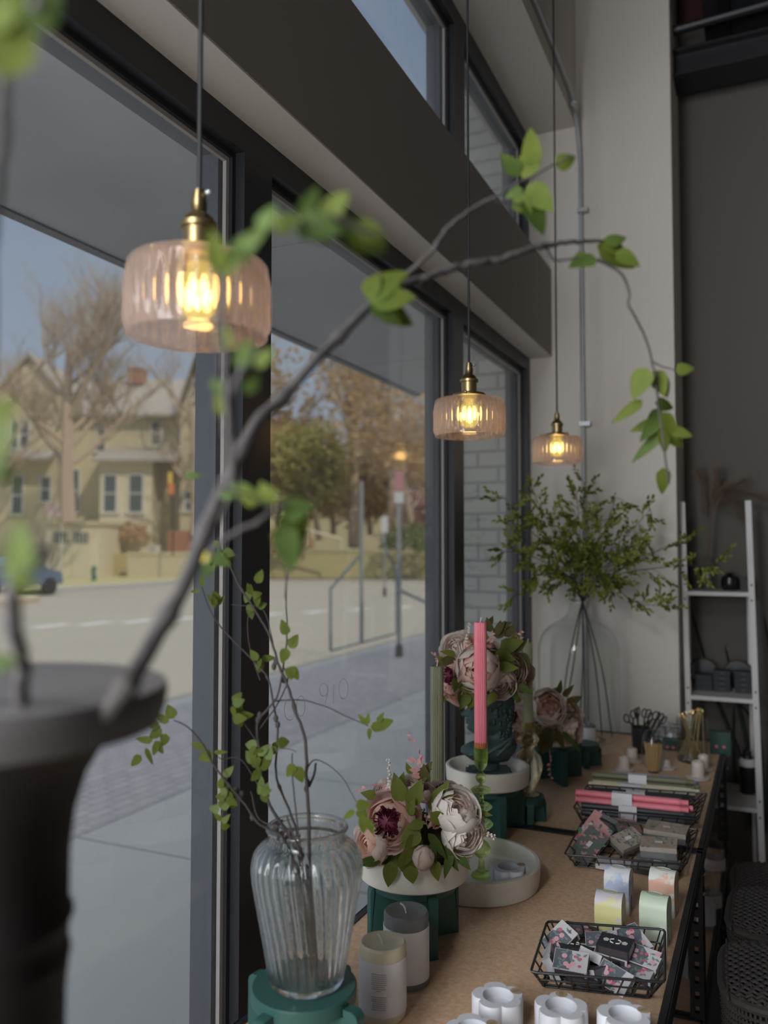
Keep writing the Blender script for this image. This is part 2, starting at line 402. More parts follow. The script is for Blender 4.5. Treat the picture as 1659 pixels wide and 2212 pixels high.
# ------------------------------------------------------------------ outside of the building
brick = brickmat('painted_brick', (.66, .66, .58), (.60, .61, .54), (.38, .39, .38), .205, .0755, 'XZ')
struct(MB().box((-1.37, 3.82, -.05), (-1.045, 4.6, 2.578)), 'wall_outer_pier', brick)
struct(MB().box((-1.36, 4.6, -.05), (7, 24, 5.2)).box((-1.37, 3.82, 2.578), (-1.1, 4.6, 5.2)), 'wall_street', brickmat('street_brick', (.42, .42, .38), (.38, .39, .35), (.26, .26, .25), .205, .0755, 'YZ'))
struct(MB().box((-1.1, -9, ZH + .0), (-1.05, 3.82, 2.90)).box((-1.1, -9, 2.9), (-1.05, -4.2, 5)), 'wall_street_spandrel', M['soffit'])
o = MB().box((-1.86, -6, 2.582), (-1.1, 4.6, 2.64)).build('canopy_soffit', M['soffit'], smooth=0); o['kind'] = 'structure'
m = MB().box((-1.90, -6, 2.575), (-1.86, 4.64, 2.70)); o = m.build('canopy_fascia', M['frameout'], smooth=0); o['kind'] = 'structure'
m = MB()
for y in (-.9, .90, 2.15, 3.75): m.box((-1.86, y, 2.5805), (-1.1, y + .003, 2.582))
o = m.build('canopy_joints', mat('grey_joint', (.30, .30, .31), .8), smooth=0); o['kind'] = 'structure'
# ground
asph = mat('pale_asphalt', (.37, .34, .285), .9, noise_=(.25, (.33, .30, .255), .6), bump=(8, .3))
conc = mat('sidewalk_concrete', (.43, .43, .42), .9, noise_=(1.2, (.36, .37, .37), .7), bump=(30, .3))
pav = brickmat('paver_brick', (.33, .31, .33), (.40, .37, .38), (.27, .27, .28), .20, .10, 'YX', .012)
grass = mat('dry_lawn', (.50, .42, .24), .95, noise_=(.3, (.38, .37, .17), .5), bump=(3, .6))
struct(MB().box((-95, -80, -.35), (9, 140, -.15)), 'ground_road', asph)
struct(MB().box((-3.555, -30, -.15), (-1.0, 60, 0)), 'ground_sidewalk', conc)
m = MB().box((-5.55, -30, -.15), (-3.565, 60, -.002)); struct(m, 'ground_pavers', pav)
struct(MB().box((-5.75, -30, -.15), (-5.55, 60, .0)), 'trim_4', conc)
m = MB()
for y in (-1.6, 3.60, 5.2, 8.2, 10.6, 13, 16, 20): m.box((-3.555, y, 0), (-1.0, y + .012, .0015))
m.box((-3.567, -30, -.001), (-3.553, 60, .0015))
struct(m, 'trim_5', mat('joint_dark', (.2, .2, .2), .9))
m = MB()
for i in range(9):
    a = at(110 + i * 95, 1352 - i * 5, z=-.15); m.box((a.x - .2, a.y - .5, -.149), (a.x + .2, a.y + .5, -.144), None)
struct(m, 'road_marking', mat('white_road_paint', (.55, .54, .52), .8))
# traffic island corner on the left
a = at(30, 1300, z=-.15)
struct(MB().prism([(a.x - 1 + 2.6 * math.cos(t), a.y - 2 + 3.2 * math.sin(t)) for t in [k * math.pi / 12 for k in range(24)]], -.15, 0.02), 'ground_island', mat('tan_concrete', (.50, .42, .30), .9))
# ================================================================== ACROSS THE STREET
stone = mat('buff_limestone', (.60, .53, .36), .9, noise_=(1.2, (.53, .47, .33), .6))
stone2 = mat('pale_trim_stone', (.66, .60, .45), .9)
shingle = mat('brown_grey_shingle', (.37, .33, .29), .9, noise_=(2, (.31, .28, .25), .6))
darkpane = mat('dim_window_pane', (.10, .125, .13), .3)
redbrick = mat('red_brick', (.40, .16, .09), .9, noise_=(1.5, (.34, .20, .14), .6))
paleW = mat('white_paint', (.60, .58, .52), .7)
struct(MB().prism([(-25.5, 15), (-27.5, 75), (-80, 75), (-80, 15)], -.15, .02), 'ground_far_verge', grass)
struct(MB().prism([(-24.9, 14.8), (-26.9, 75), (-27.5, 75), (-25.5, 15)], -.15, .03), 'ground_far_kerb', conc)

HD = 50.0; HS = HD / F
def hx(u): return (u - 235) * HS
def hz(v): return (1182 - v) * HS + 1.65 - .3
hb = at(235, 1182, d=HD); hb.z = .3
house = thing('stone_house', 'large cream stone house with grey gabled roofs across the street', 'house', hb, YAW)
m = MB()
m.box((hx(-120), 0, 0), (hx(470), 9, hz(898)))
m.box((hx(20), -1.5, 0), (hx(140), 2, hz(850)))                     # left wing
m.prism([(hx(398), -1.2), (hx(470), -1.2), (hx(470), 3), (hx(398), 3)], 0, hz(900))
m.build('wall', stone, house, smooth=0)
def gable(mb, u0, u1, vb, vt, y0, y1, d=0):
    xm = (hx(u0) + hx(u1)) / 2
    mb.add([(hx(u0), y0, hz(vb)), (hx(u1), y0, hz(vb)), (xm, y0, hz(vt)), (hx(u0), y1, hz(vb)), (hx(u1), y1, hz(vb)), (xm, y1, hz(vt))],
           [(0, 1, 2), (3, 5, 4), (0, 2, 5, 3), (1, 4, 5, 2), (0, 3, 4, 1)])
g = MB(); gable(g, 24, 138, 850, 785, -1.45, 3); gable(g, 398, 470, 900, 782, -1.15, 3); g.build('gable_wall', stone2, house, smooth=0)
r = MB()
def slope(mb, x0, x1, y0, z0, y1, z1, t=.2):
    mb.add([(x0, y0, z0), (x1, y0, z0), (x1, y1, z1), (x0, y1, z1), (x0, y0, z0 + t), (x1, y0, z0 + t), (x1, y1, z1 + t), (x0, y1, z1 + t)],
           [(0, 3, 2, 1), (4, 5, 6, 7), (0, 1, 5, 4), (1, 2, 6, 5), (2, 3, 7, 6), (3, 0, 4, 7)])
slope(r, hx(-130), hx(475), -.6, hz(902), 4.8, hz(790)); slope(r, hx(-130), hx(475), 10, hz(902), 4.8, hz(790))
for (u0, u1, vb, vt) in ((18, 144, 853, 780), (392, 476, 903, 776)):
    xm = (hx(u0) + hx(u1)) / 2
    for xa in (hx(u0), hx(u1)):
        r.add([(xa, -1.8, hz(vb)), (xa, 4, hz(vb)), (xm, 4, hz(vt)), (xm, -1.8, hz(vt)), (xa, -1.8, hz(vb) + .25), (xa, 4, hz(vb) + .25), (xm, 4, hz(vt) + .25), (xm, -1.8, hz(vt) + .25)],
              [(0, 1, 2, 3), (4, 7, 6, 5), (0, 3, 7, 4), (1, 5, 6, 2), (0, 4, 5, 1), (3, 2, 6, 7)])
r.build('roof', shingle, house, smooth=0)
MB().box((hx(230), 3.6, hz(800)), (hx(264), 4.8, hz(762))).box((hx(228), 3.5, hz(766)), (hx(266), 4.9, hz(762))).build('chimney', redbrick, house, smooth=0)
slope(pr := MB(), hx(225), hx(400), -2.4, hz(1006), 0.1, hz(975)); slope(pr, hx(30), hx(140), -2.6, hz(1004), -1.4, hz(985))
pr.build('porch_roof', shingle, house, smooth=0)
m = MB().box((hx(236), -1.8, 0), (hx(345), .1, hz(1004))); m.build('bay', stone2, house, smooth=0)
for (u, v, wd, hh, y) in ((258, 1070, 24, 76, -1.8), (312, 1070, 26, 76, -1.8), (60, 1073, 20, 78, -1.5), (119, 1060, 18, 50, -1.5), (50, 945, 13, 58, -1.5), (73, 945, 15, 60, -1.5),
                          (215, 942, 17, 62, 0), (393, 1072, 14, 60, 0), (416, 1085, 10, 40, -1.2), (335, 935, 18, 50, 0), (432, 850, 14, 40, -1.2), (60, 858, 12, 20, -1.5), (161, 1060, 14, 90, 0)):
    a, b = hx(u - wd / 2), hx(u + wd / 2); c, d_ = hz(v + hh / 2), hz(v - hh / 2)
    f = MB()
    f.box((a - .12, y - .08, c - .12), (a, y, d_ + .12)).box((b, y - .08, c - .12), (b + .12, y, d_ + .12)).box((a, y - .08, d_), (b, y, d_ + .12)).box((a - .2, y - .14, c - .14), (b + .2, y, c))
    f.box((a, y - .07, (c + d_) / 2 - .04), (b, y - .02, (c + d_) / 2 + .04))
    fo = f.build('window_frame', paleW, house, smooth=0)
    MB().box((a, y - .05, c), (b, y + .02, d_)).build('pane', darkpane, fo, smooth=0)

# garage with two doors
GD = 44.0; gs = GD / F; gb = at(158, 1232, d=GD); gb.z = -.1
gar = thing('garage', 'cream double garage with two rows of small panes below the stone house', 'garage', gb, YAW)
gx = lambda u: (u - 158) * gs
MB().box((gx(96), 0, 0), (gx(212), 4, 2.95)).build('wall', stone2, gar, smooth=0)
MB().box((gx(92), -.15, 2.95), (gx(216), 4, 3.15)).build('roof', stone, gar, smooth=0)
for u in (132, 176):
    dd = MB().box((gx(u - 19), -.06, 0.02), (gx(u + 19), 0, 2.75)).build('garage_door', mat('cream_door_paint', (.62, .57, .42), .7), gar, smooth=0)
    p = MB()
    for j in range(4): p.box((gx(u - 15 + j * 8), -.08, 1.95), (gx(u - 10 + j * 8), -.05, 2.55))
    p.build('pane_row', darkpane, dd, smooth=0)
a = at(330, 1232, d=45)
single(MB().box((-1.4, 0, 0), (6.0, .5, 1.25)).box((-1.45, -.05, 1.25), (6.05, .55, 1.4)), 'retaining_wall', stone, 'long low buff retaining wall right of the garage across the street', 'wall', smooth=0).location = (a.x, a.y, -.02)
bpy.data.objects['retaining_wall'].rotation_euler.z = YAW
a = at(400, 1182, d=47)
single(MB().box((-1.0, 0, 0), (1.3, .4, 2.4)), 'brick_wall', redbrick, 'red brick garden wall section in front of the stone house', 'wall', smooth=0).location = (a.x, a.y, .2)
bpy.data.objects['brick_wall'].rotation_euler.z = YAW
struct(MB().box((-9, 0.3, -.1), (40, 30, 1.3)), 'ground_terrace', grass); t_ = bpy.data.objects['ground_terrace']; a = at(330, 1182, d=46.2); t_.location = (a.x, a.y, 0); t_.rotation_euler.z = YAW

# bits on the far pavement
a = at(203, 1228, d=40)
h = thing('fire_hydrant', 'small green fire hydrant on the kerb beside the garage', 'hydrant', (a.x, a.y, 0))
MB().lathe([(.16, 0), (.16, .06), (.11, .1), (.11, .55), (.14, .58), (.11, .68), (.03, .76)], 12).build('barrel', mat('hydrant_green', (.03, .14, .08), .5), h)
MB().tube([(-.2, 0, .42), (.2, 0, .42)], .06, 8).build('outlet', paleW, h)
a = at(119, 1102, d=42)
h = thing('yard_sign', 'pale pink sign board on posts above the garage corner', 'sign', (a.x, a.y, 0), YAW)
MB().box((-.45, -.03, a.z - .3), (.45, .03, a.z + .3)).build('board', mat('pale_pink_board', (.68, .50, .50), .7), h, smooth=0)
MB().box((-.35, 0, 0), (-.29, .05, a.z)).box((.29, 0, 0), (.35, .05, a.z)).build('post', paleW, h, smooth=0)
a = at(370, 1052, d=44)
h = thing('garden_banner', 'orange and red banner on a dark pole in front of the stone house', 'banner', (a.x, a.y, 1.2), YAW)
MB().box((-.14, -.02, a.z - 1.6), (.14, .02, a.z - 1.0)).build('lower_cloth', mat('orange_cloth', (.70, .22, .08), .8), h, smooth=0)
MB().box((-.18, -.02, a.z - 1.0), (.06, .02, a.z - .4)).build('upper_cloth', mat('yellow_cloth', (.72, .50, .10), .8), h, smooth=0)
MB().tube([(.1, .04, 0), (.1, .04, a.z - .4)], .04, 6).build('pole', M['blackmetal'], h)
a = at(334, 1170, d=46.5)
single(MB().box((-.25, -.2, 0), (.25, .2, .45)), 'utility_box', paleW, 'small white utility box on the lawn beside the brick wall', 'box', smooth=0).location = (a.x, a.y, 1.3)
a = at(10, 1212, d=30)
car = thing('parked_car', 'blue car with red tail lights at the far left edge of the street', 'car', (a.x, a.y, -.15), R(95))
pf = [(-2.1, .35), (-2.15, .75), (-1.9, .95), (-1.2, 1.02), (-.7, 1.42), (.6, 1.45), (1.3, 1.0), (2.0, .85), (2.1, .4)]
MB().prism(pf, -.85, .85, Matrix.Rotation(R(90), 4, 'X')).build('body', mat('blue_car_paint', (.09, .14, .24), .25, coat=1), car, smooth=0)
MB().prism([(-1.0, 1.03), (-.62, 1.36), (.52, 1.39), (1.05, 1.03)], -.86, .86, Matrix.Rotation(R(90), 4, 'X')).build('side_window', darkpane, car, smooth=0)
for x in (-1.35, 1.35):
    for y in (-.82, .82): MB().tube([(x, y - .1, .33), (x, y + .1, .33)], .33, 14).build('wheel', M['blackmetal'], car)
for y in (-.65, .65): MB().box((-2.18, y - .15, .68), (-2.1, y + .15, .82)).build('tail_light', mat('red_lamp', (.6, .02, .02), .3), car, smooth=0)

# street signs near the kerb
def signpost(name, u, vb, vt, d, plates, label, cat):
    b = at(u, vb, d=d); zt = at(u, vt, d=d).z
    e = thing(name, label, cat, (b.x, b.y, -.15), YAW)
    MB().box((-.035, -.02, 0), (.035, .02, zt + .15)).build('post', M['steel'], e, smooth=0)
    MB().lathe([(.06, 0), (.06, .28), (.04, .34)], 10).build('post_sleeve', M['black'], e)
    for (v0, v1, wd, mt, nm) in plates:
        z0, z1 = at(u, v1, d=d).z + .15, at(u, v0, d=d).z + .15
        MB().box((-wd, -.035, z0), (wd, -.022, z1)).build(nm, mt, e, smooth=0)
    return e
signred = mat('faded_red_sign', (.50, .20, .24), .6); signwh = mat('sign_white', (.62, .62, .64), .6); signbl = mat('teal_sign_back', (.26, .36, .38), .5)
sg = signpost('street_sign', 862, 1408, 1015, 12.4, [(1017, 1060, .07, signred, 'red_plate'), (1062, 1086, .07, signwh, 'white_plate')], 'tall grey post with narrow red and white parking sign at the kerb', 'sign')
sg2 = signpost('street_sign', 831, 1222, 1112, 30, [(1115, 1150, .12, signwh, 'plate')], 'shorter post with a white plate on the far side of the street', 'sign')
# made-up tube frame drawing the reflected lines of window frames
b = at(780, 1408, z=0)
kf = thing('kerb_frame', 'thin teal metal frame with slanted top standing on the pavers', 'frame', (b.x, b.y, 0))
def K(u, v): return at(u, v, d=12.6)
tm = mat('teal_grey_metal', (.17, .24, .24), .5)
m = MB(); m.tube([K(714, 1406), K(714, 1272), K(780, 1197)], .022, 6); m.tube([K(714, 1406), K(856, 1368), K(856, 1240), K(820, 1150)], .018, 6)
m.build('frame', tm, kf, world=True)
MB().tube([K(781, 1390), K(781, 1040)], .03, 6).build('upright', mat('pale_teal_metal', (.30, .33, .33), .5), kf, world=True)
MB().tube([K(856, 1272), K(930, 1305)], .03, 6).build('rail', mat('pale_teal_metal', (.30, .33, .33), .5), kf, world=True)
# hand rail on the far lawn
a = at(700, 1180, d=45)
hr = thing('hand_rail', 'pale garden hand rail sloping on the lawn across the street', 'railing', (a.x, a.y, 0))
q = lambda u, v: at(u, v, d=45)
MB().tube([q(655, 1142), q(738, 1165), q(738, 1188)], .07, 6).build('rail', stone2, hr, world=True)
MB().tube([q(662, 1143), q(662, 1180)], .06, 6).build('post', stone2, hr, world=True)

# trees
def tree(label, u, vb, vt, d, spread=.5, barkm='barkt', seed=1, lean=0, crown=None, name='bare_tree', r0=.28, levels=4, nb=5, group=None, zb=None, first=.22):
    rnd = random.Random(seed)
    b = at(u, vb, d=d); top = at(u, vt, d=d).z
    if zb is not None: b.z = zb
    Ht = top - b.z
    e = thing(name, label, 'tree', b, 0, group)
    mb = MB(); tips = []
    def br(p, dr, L, r, lv):
        n = 4; pts = [p]; q_ = Vector(p); dd = Vector(dr)
        for i in range(n):
            dd = (dd + Vector((rnd.uniform(-.16, .16), rnd.uniform(-.16, .16), rnd.uniform(-.02, .18)))).normalized()
            q_ = q_ + dd * (L / n); pts.append(q_.copy())
        mb.tube(pts, [r * (1 - .55 * i / n) for i in range(n + 1)], 6 if lv < 2 else 3, cap=False)
        if lv >= levels: tips.append(q_.copy()); return
        k = nb if lv else nb + 4
        for i in range(k):
            t = first + (1 - first) * (i + rnd.random()) / k if lv == 0 else .25 + .75 * (i + rnd.random()) / k
            j = min(n - 1, int(t * n)); pp = pts[j].lerp(pts[j + 1], t * n - j)
            a_ = rnd.uniform(0, 6.28); side = Vector((math.cos(a_), math.sin(a_), 0))
            ax = (dd * (1 - spread) + side * (spread + .15) + Vector((0, 0, .28))).normalized()
            br(pp, ax, L * rnd.uniform(.42, .62), r * (1 - .5 * t) * .52, lv + 1)
    br(Vector((0, 0, -.2)), Vector((lean, 0, 1)).normalized(), Ht * .62, r0, 0)
    mb.build('trunk_and_branches', barkm if not isinstance(barkm, str) else M['barkfar'], e)
    if crown:
        cm, cn, cs = crown; f = MB()
        for i in range(cn):
            t = rnd.choice(tips) + Vector((rnd.gauss(0, .5), rnd.gauss(0, .5), rnd.gauss(0, .5)))
            f.leaf(t, (rnd.uniform(-1, 1), rnd.uniform(-1, 1), rnd.uniform(-.6, .6)), (rnd.uniform(-1, 1), rnd.uniform(-1, 1), 1), cs * rnd.uniform(.6, 1.3), cs * .7, n=2)
        f.build('foliage', cm, e, smooth=0)
    return e
M['barkfar'] = mat('sunlit_bark', (.42, .33, .24), .9)  # even tan bark for the trees across the street
lf_g = leafmat('budding_green', (.32, .33, .12), (.40, .39, .16)); lf_b = leafmat('dry_brown_leaf', (.46, .34, .21), (.54, .41, .27)); lf_p = leafmat('pink_blossom', (.50, .30, .34), (.58, .40, .44))
tree('tall bare tree standing in front of the stone house', 148, 1120, 470, 38, .55, seed=3, r0=.36, levels=4, nb=8)
tree('bare tree with low wide branches at the right corner of the stone house', 420, 1150, 660, 47, .6, seed=11, r0=.25, levels=4, nb=5)
tree('bare tree at the far left beyond the stone house', -60, 1150, 640, 44, .6, seed=5, r0=.3, levels=4, nb=5)
tree('bare tree beyond the first wide mullion', 640, 1175, 700, 58, .55, seed=21, r0=.3, crown=(lf_b, 1200, .5))
tree('straight tall sunlit tree with high branches between the signs', 765, 1175, 560, 52, .35, seed=8, r0=.40, crown=(lf_b, 900, .45), first=.4)
tree('bare sunlit tree right of the tallest tree', 840, 1178, 640, 56, .45, seed=15, r0=.38, crown=(lf_b, 1500, .5), first=.3)
tree('leaning thin bare tree behind the parking sign', 905, 1185, 760, 48, .55, seed=9, r0=.2, lean=-.25, crown=(lf_b, 1200, .45))
tree('round budding green tree above the hand rail', 690, 1160, 900, 50, .7, seed=31, r0=.2, levels=3, nb=6, crown=(lf_g, 5200, .42), name='leafy_tree')
tree('small brown leaved tree beside the mullion across the street', 600, 1170, 880, 55, .7, seed=35, r0=.2, levels=3, nb=6, crown=(lf_b, 3000, .5), name='leafy_tree')
tree('broad reddish brown tree behind the parking sign', 870, 1150, 880, 62, .8, seed=36, r0=.2, levels=3, nb=6, crown=(lf_b, 5000, .5), name='leafy_tree')
tree('low pink blossoming tree near the second mullion', 915, 1170, 1060, 54, .8, seed=39, r0=.12, levels=3, nb=6, crown=(lf_p, 2600, .35), name='blossom_tree')
tree('wide brown tree filling the gap behind the budding green tree', 720, 1150, 940, 68, .9, seed=44, r0=.25, levels=3, nb=7, crown=(lf_b, 5200, .6), name='leafy_tree')
tree('low brown thicket tree far behind the short white sign', 800, 1150, 980, 66, .9, seed=45, r0=.25, levels=3, nb=7, crown=(lf_b, 5200, .55), name='leafy_tree')
def shrub(label, u, v, d, rx, rz_, mt, seed):
    rnd = random.Random(seed); c = at(u, v, d=d); f = MB()
    for i in range(900):
        th = rnd.uniform(0, 6.28); ph = math.acos(rnd.uniform(0, 1)); rr = rnd.uniform(.75, 1.05)
        p = Vector((rx * rr * math.sin(ph) * math.cos(th), rx * rr * math.sin(ph) * math.sin(th), rz_ * rr * math.cos(ph)))
        f.leaf(p, (rnd.uniform(-1, 1), rnd.uniform(-1, 1), rnd.uniform(-1, 1)), p + Vector((0, 0, .1)), .3, .2, n=2)
    o = f.build('shrub', mt, smooth=0); o.location = (c.x, c.y, c.z); tag(o, label, 'shrub'); return o
shrub('low green shrub right of the tall trees across the street', 895, 1185, 46, 1.9, 1.4, leafmat('shrub_green', (.13, .17, .07), (.20, .23, .10)), 1)
shrub('low brown shrub beside the hand rail across the street', 620, 1185, 47, 1.6, 1.2, lf_b, 2)
shrub('small tawny shrub left of the red brick wall', 285, 1165, 48.5, 1.3, 1.0, lf_b, 3)
# gentle rise of ground and a hedge line closing the view far behind the trees
struct(MB().prism([(-60, 60), (-20, 92), (-20, 100), (-75, 80)], -.1, 7.5), 'ground_rise', mat('far_thicket', (.46, .38, .28), .95, noise_=(.5, (.38, .38, .22), .5)))
# ================================================================== DISPLAY TABLES
TZ = .85
TA = -R(.75)
def TM(p): return p
def slotted(mb, a, b, z0, z1, inward):
    pass
wood_edge = M['mdf']
def rail_h(mb, p, q, hgt=.035, lip=.03, side=1):
    """angle iron rail from p to q (horizontal): upright flange outside, flat lip on top inside; side=+1 -> lip to the left of travel"""
    p = Vector(p); q = Vector(q); d = (q - p); L = d.length; ang = math.atan2(d.y, d.x)
    X = Matrix.Translation(p) @ Matrix.Rotation(ang, 4, 'Z')
    mb.box((0, -.0015, -hgt), (L, .0015, .004), X); mb.box((0, 0 if side > 0 else -lip, .001), (L, lip if side > 0 else 0, .004), X)
def post_slotted(mb, x, y, z0, z1, sx_, sy_, w=.035):
    """slotted angle post: two plates with rows of holes (built as frames round each slot)"""
    t = .002
    for axis in (0, 1):
        def bx(u0, u1, za, zb):
            if axis == 0: mb.box((x + min(u0 * sx_, u1 * sx_), y - t, za), (x + max(u0 * sx_, u1 * sx_), y + t, zb))
            else: mb.box((x - t, y + min(u0 * sy_, u1 * sy_), za), (x + t, y + max(u0 * sy_, u1 * sy_), zb))
        bx(0, w * .34, z0, z1); bx(w * .66, w, z0, z1)
        z = z0
        while z < z1 - .01:
            bx(w * .34, w * .66, z, min(z + .020, z1)); z += .038
def table(name, label, x1a, y0, x1b, y1, wdt, ztop, zshelf, cat='table'):
    e = thing(name, label, cat, (x1a - wdt / 2, (y0 + y1) / 2, 0), 0)
    quad = lambda ins=0: [(x1a - wdt + ins, y0 + ins), (x1a - ins, y0 + ins), (x1b - ins, y1 - ins), (x1b - wdt + ins, y1 - ins)]
    MB().prism(quad(.002), ztop - .016, ztop).build('tabletop', M['mdf'], e, world=True, smooth=0)
    MB().prism(quad(.004), zshelf - .016, zshelf).build('lower_shelf', M['mdf'], e, world=True, smooth=0)
    c = quad()
    for z, nm in ((ztop, 'edge_rail'), (zshelf, 'shelf_rail')):
        m = MB()
        for i in range(4):
            rail_h(m, (*c[i], z), (*c[(i + 1) % 4], z), .035, .014 if z == ztop else .012)
        m.build(nm, M['blackmetal'], e, world=True, smooth=0)
    for i, (sx_, sy_) in enumerate(((1, 1), (-1, 1), (-1, -1), (1, -1))):
        m = MB(); post_slotted(m, c[i][0] + sx_ * .002, c[i][1] + sy_ * .002, .0, ztop + (.012 if i == 2 and y1 > 3 else 0), sx_, sy_)
        m.build('leg', M['blackmetal'], e, world=True, smooth=0)
        b = MB()
        for dz in (.05, .10): b.ell((c[i][0] - sx_ * .003, c[i][1] + sy_ * .012, ztop - dz), (.005, .005, .005), 8, 5)
        b.build('bolt', M['steel'], e, world=True)
    return e
def ex(y): return -.152 + (y - 1.485) * .0108
table('display_table', 'nearer particle-board display table in a black slotted steel frame', ex(.2), .2, ex(2.335), 2.335, .655, TZ, .42)
table('display_table', 'farther particle-board display table set against the white wall', ex(2.345), 2.345, ex(3.675), 3.675, .655, TZ, .42)

# ================================================================== PENDANT LAMPS
bulbm = emit('glowing_filament_bulb', (1.0, .80, .16), .95)
_n = bulbm.node_tree; _e = [k for k in _n.nodes if k.type == 'EMISSION'][0]; _o = [k for k in _n.nodes if k.type == 'OUTPUT_MATERIAL'][0]
_t = _n.nodes.new('ShaderNodeBsdfTransparent'); _t.inputs[0].default_value = (1, .9, .6, 1); _x = _n.nodes.new('ShaderNodeMixShader'); _x.inputs[0].default_value = .25
_n.links.new(_e.outputs[0], _x.inputs[1]); _n.links.new(_t.outputs[0], _x.inputs[2]); _n.links.new(_x.outputs[0], _o.inputs[0])
bulbcore = emit('bulb_core', (1.0, .80, .42), 9)
shadem = glassmat('pinkish_pressed_glass', (1.0, .93, .89), .02, 1.45, clear=.55, tcol=(1.0, .96, .94))
_n = shadem.node_tree; _o = [k for k in _n.nodes if k.type == 'OUTPUT_MATERIAL'][0]; _l = _o.inputs[0].links[0].from_socket
_t = _n.nodes.new('ShaderNodeBsdfTranslucent'); _t.inputs[0].default_value = (.90, .72, .64, 1); _d = _n.nodes.new('ShaderNodeBsdfDiffuse'); _d.inputs[0].default_value = (.86, .74, .68, 1)
_x = _n.nodes.new('ShaderNodeMixShader'); _y = _n.nodes.new('ShaderNodeMixShader'); _x.inputs[0].default_value = .5; _y.inputs[0].default_value = .10
_n.links.new(_t.outputs[0], _x.inputs[1]); _n.links.new(_d.outputs[0], _x.inputs[2]); _n.links.new(_l, _y.inputs[1]); _n.links.new(_x.outputs[0], _y.inputs[2]); _n.links.new(_y.outputs[0], _o.inputs[0])
def pendant():
    e = thing('pendant_lamp', '', 'pendant lamp'); ZS = .92
    # origin = centre of the shade bottom
    NR = 34
    def rib(a, z, i):
        return 1 + (.040 * max(0, math.cos(a * NR)) if .012 < z < .088 else 0)
    outer = [(.084, 0), (.0875, .001), (.088, .008), (.0885, .014), (.0885, .03), (.0885, .05), (.0885, .07), (.0885, .090), (.0875, .097), (.084, .1015), (.076, .104), (.05, .1065), (.036, .108), (.036, .118)]
    inner = [(.033, .118), (.033, .1055), (.05, .1035), (.071, .102), (.080, .098), (.0845, .092), (.0855, .084), (.0855, .05), (.0855, .014), (.0845, .004), (.084, 0)]
    sh = MB().lathe(outer + inner, NR * 6, rfun=rib).build('glass_shade', shadem, e, smooth=60)
    m = MB().lathe([(.0365, .106), (.042, .107), (.043, .113), (.041, .118), (.026, .122), (.0195, .124), (.0195, .150), (.0235, .151), (.0235, .158), (.0205, .160), (.0185, .166), (.012, .172), (.010, .174), (.0105, .186), (.0075, .205), (.005, .206)], 28)
    fit = m.build('brass_fitting', M['brass'], e, smooth=50)
    for a in (0, 2.09, 4.18):
        MB().tube([(.043 * math.cos(a), .043 * math.sin(a), .113), (.056 * math.cos(a), .056 * math.sin(a), .113)], .0025, 6).ell((.058 * math.cos(a), .058 * math.sin(a), .113), (.005,) * 3, 8, 6).build('thumb_screw', M['brass'], fit)
    MB().ell((.014, 0, .200), (.005, .004, .004), 8, 6).build('grip_screw', M['steel'], fit)
    MB().lathe([(0, .026), (.010, .027), (.018, .031), (.0225, .040), (.0225, .078), (.020, .086), (.014, .092), (.013, .104), (0, .104)], 20).build('bulb', bulbm, e)
    MB().lathe([(.0, .106), (.0295, .106), (.0295, .107), (0, .107)], 20).build('socket_ring', M['brass'], e)
    MB().tube([(0, 0, .204), (0, 0, 3.0)], .0032, 8).build('cord', M['cord'], e)
    return e
PP = [(-.638, .838), (-.660, 1.98), (-.668, 3.03)]
labs = ['largest ribbed glass pendant lamp with brass fitting, nearest and partly behind leaves', 'middle ribbed glass pendant lamp hanging before the second mullion', 'smallest ribbed glass pendant lamp in front of the white far wall']
pr0 = pendant()
for i, ((x, y), vb) in enumerate(zip(PP, (763, 952, 1004))):
    p = pr0 if i == 0 else copy_tree(pr0)
    dd = depth((x, y, 1.9)); zb = at(CX, vb - (34, 9, 4)[i], d=dd).z
    place(p, (x, y, zb), i * .7, labs[i], 'ribbed pendant lamps over the table')
    p.scale = (1, 1, 1)
    lamp('pendant_light', 'POINT', (x, y, zb + .055), .55, (1.0, .66, .34), radius=.018)
    o = thing('ceiling_canopy', ('brass', 'black', 'black')[i] + ' ceiling rose holding the cord of the ' + ('nearest', 'middle', 'farthest')[i] + ' pendant lamp', 'ceiling rose', (x, y, 4.97))
    # cord reaches from the lamp to its rose under the ceiling
    c = [k for k in children(p) if k.name.startswith('cord')][0]
    c.data = c.data.copy()
    for v in c.data.vertices:
        if v.co.z > 1: v.co.z = 4.98 - zb
    if i == 0:
        for k in [q for q in children(p)] + [g for q in children(p) for g in children(q)]:
            if k.name.startswith('cord'): continue
            for v in k.data.vertices: v.co.z *= .92
        for v in c.data.vertices:
            if v.co.z < 1: v.co.z *= .92
    MB().lathe([(.05, .03), (.05, .01), (.03, 0), (0, 0)], 20).build('rose', M['blackmetal'], o)

# ================================================================== RISERS, DISHES
def riser(label, c, h, r=.085, arm=.112, rz=0, group=None, name='cake_stand_riser'):
    e = thing('green_riser', label, 'riser', (c[0], c[1], TZ), rz, group)
    MB().lathe([(r - .002, h - .022), (r, h - .020), (r, h - .002), (r - .002, h)], 48).build('round_top', M['green'], e)
    for k in range(4):
        X = Matrix.Rotation(k * math.pi / 2, 4, 'Z')
        rr = .012; y0, y1 = -.0095, .0095
        prof = [(.0 if k % 2 == 0 else .0095, 0), (arm, 0), (arm, h - .010 - rr)] + [(arm - rr + rr * math.cos(t), h - .010 - rr + rr * math.sin(t)) for t in (R(30), R(60), R(90))] + [(r + .001, h - .010), (r + .001, h - .0225), (.0 if k % 2 == 0 else .0095, h - .0225)]
        MB().prism(prof, y0, y1, X @ Matrix.Rotation(R(90), 4, 'X')).build('cross_leg', M['green'], e, smooth=40)
    return e
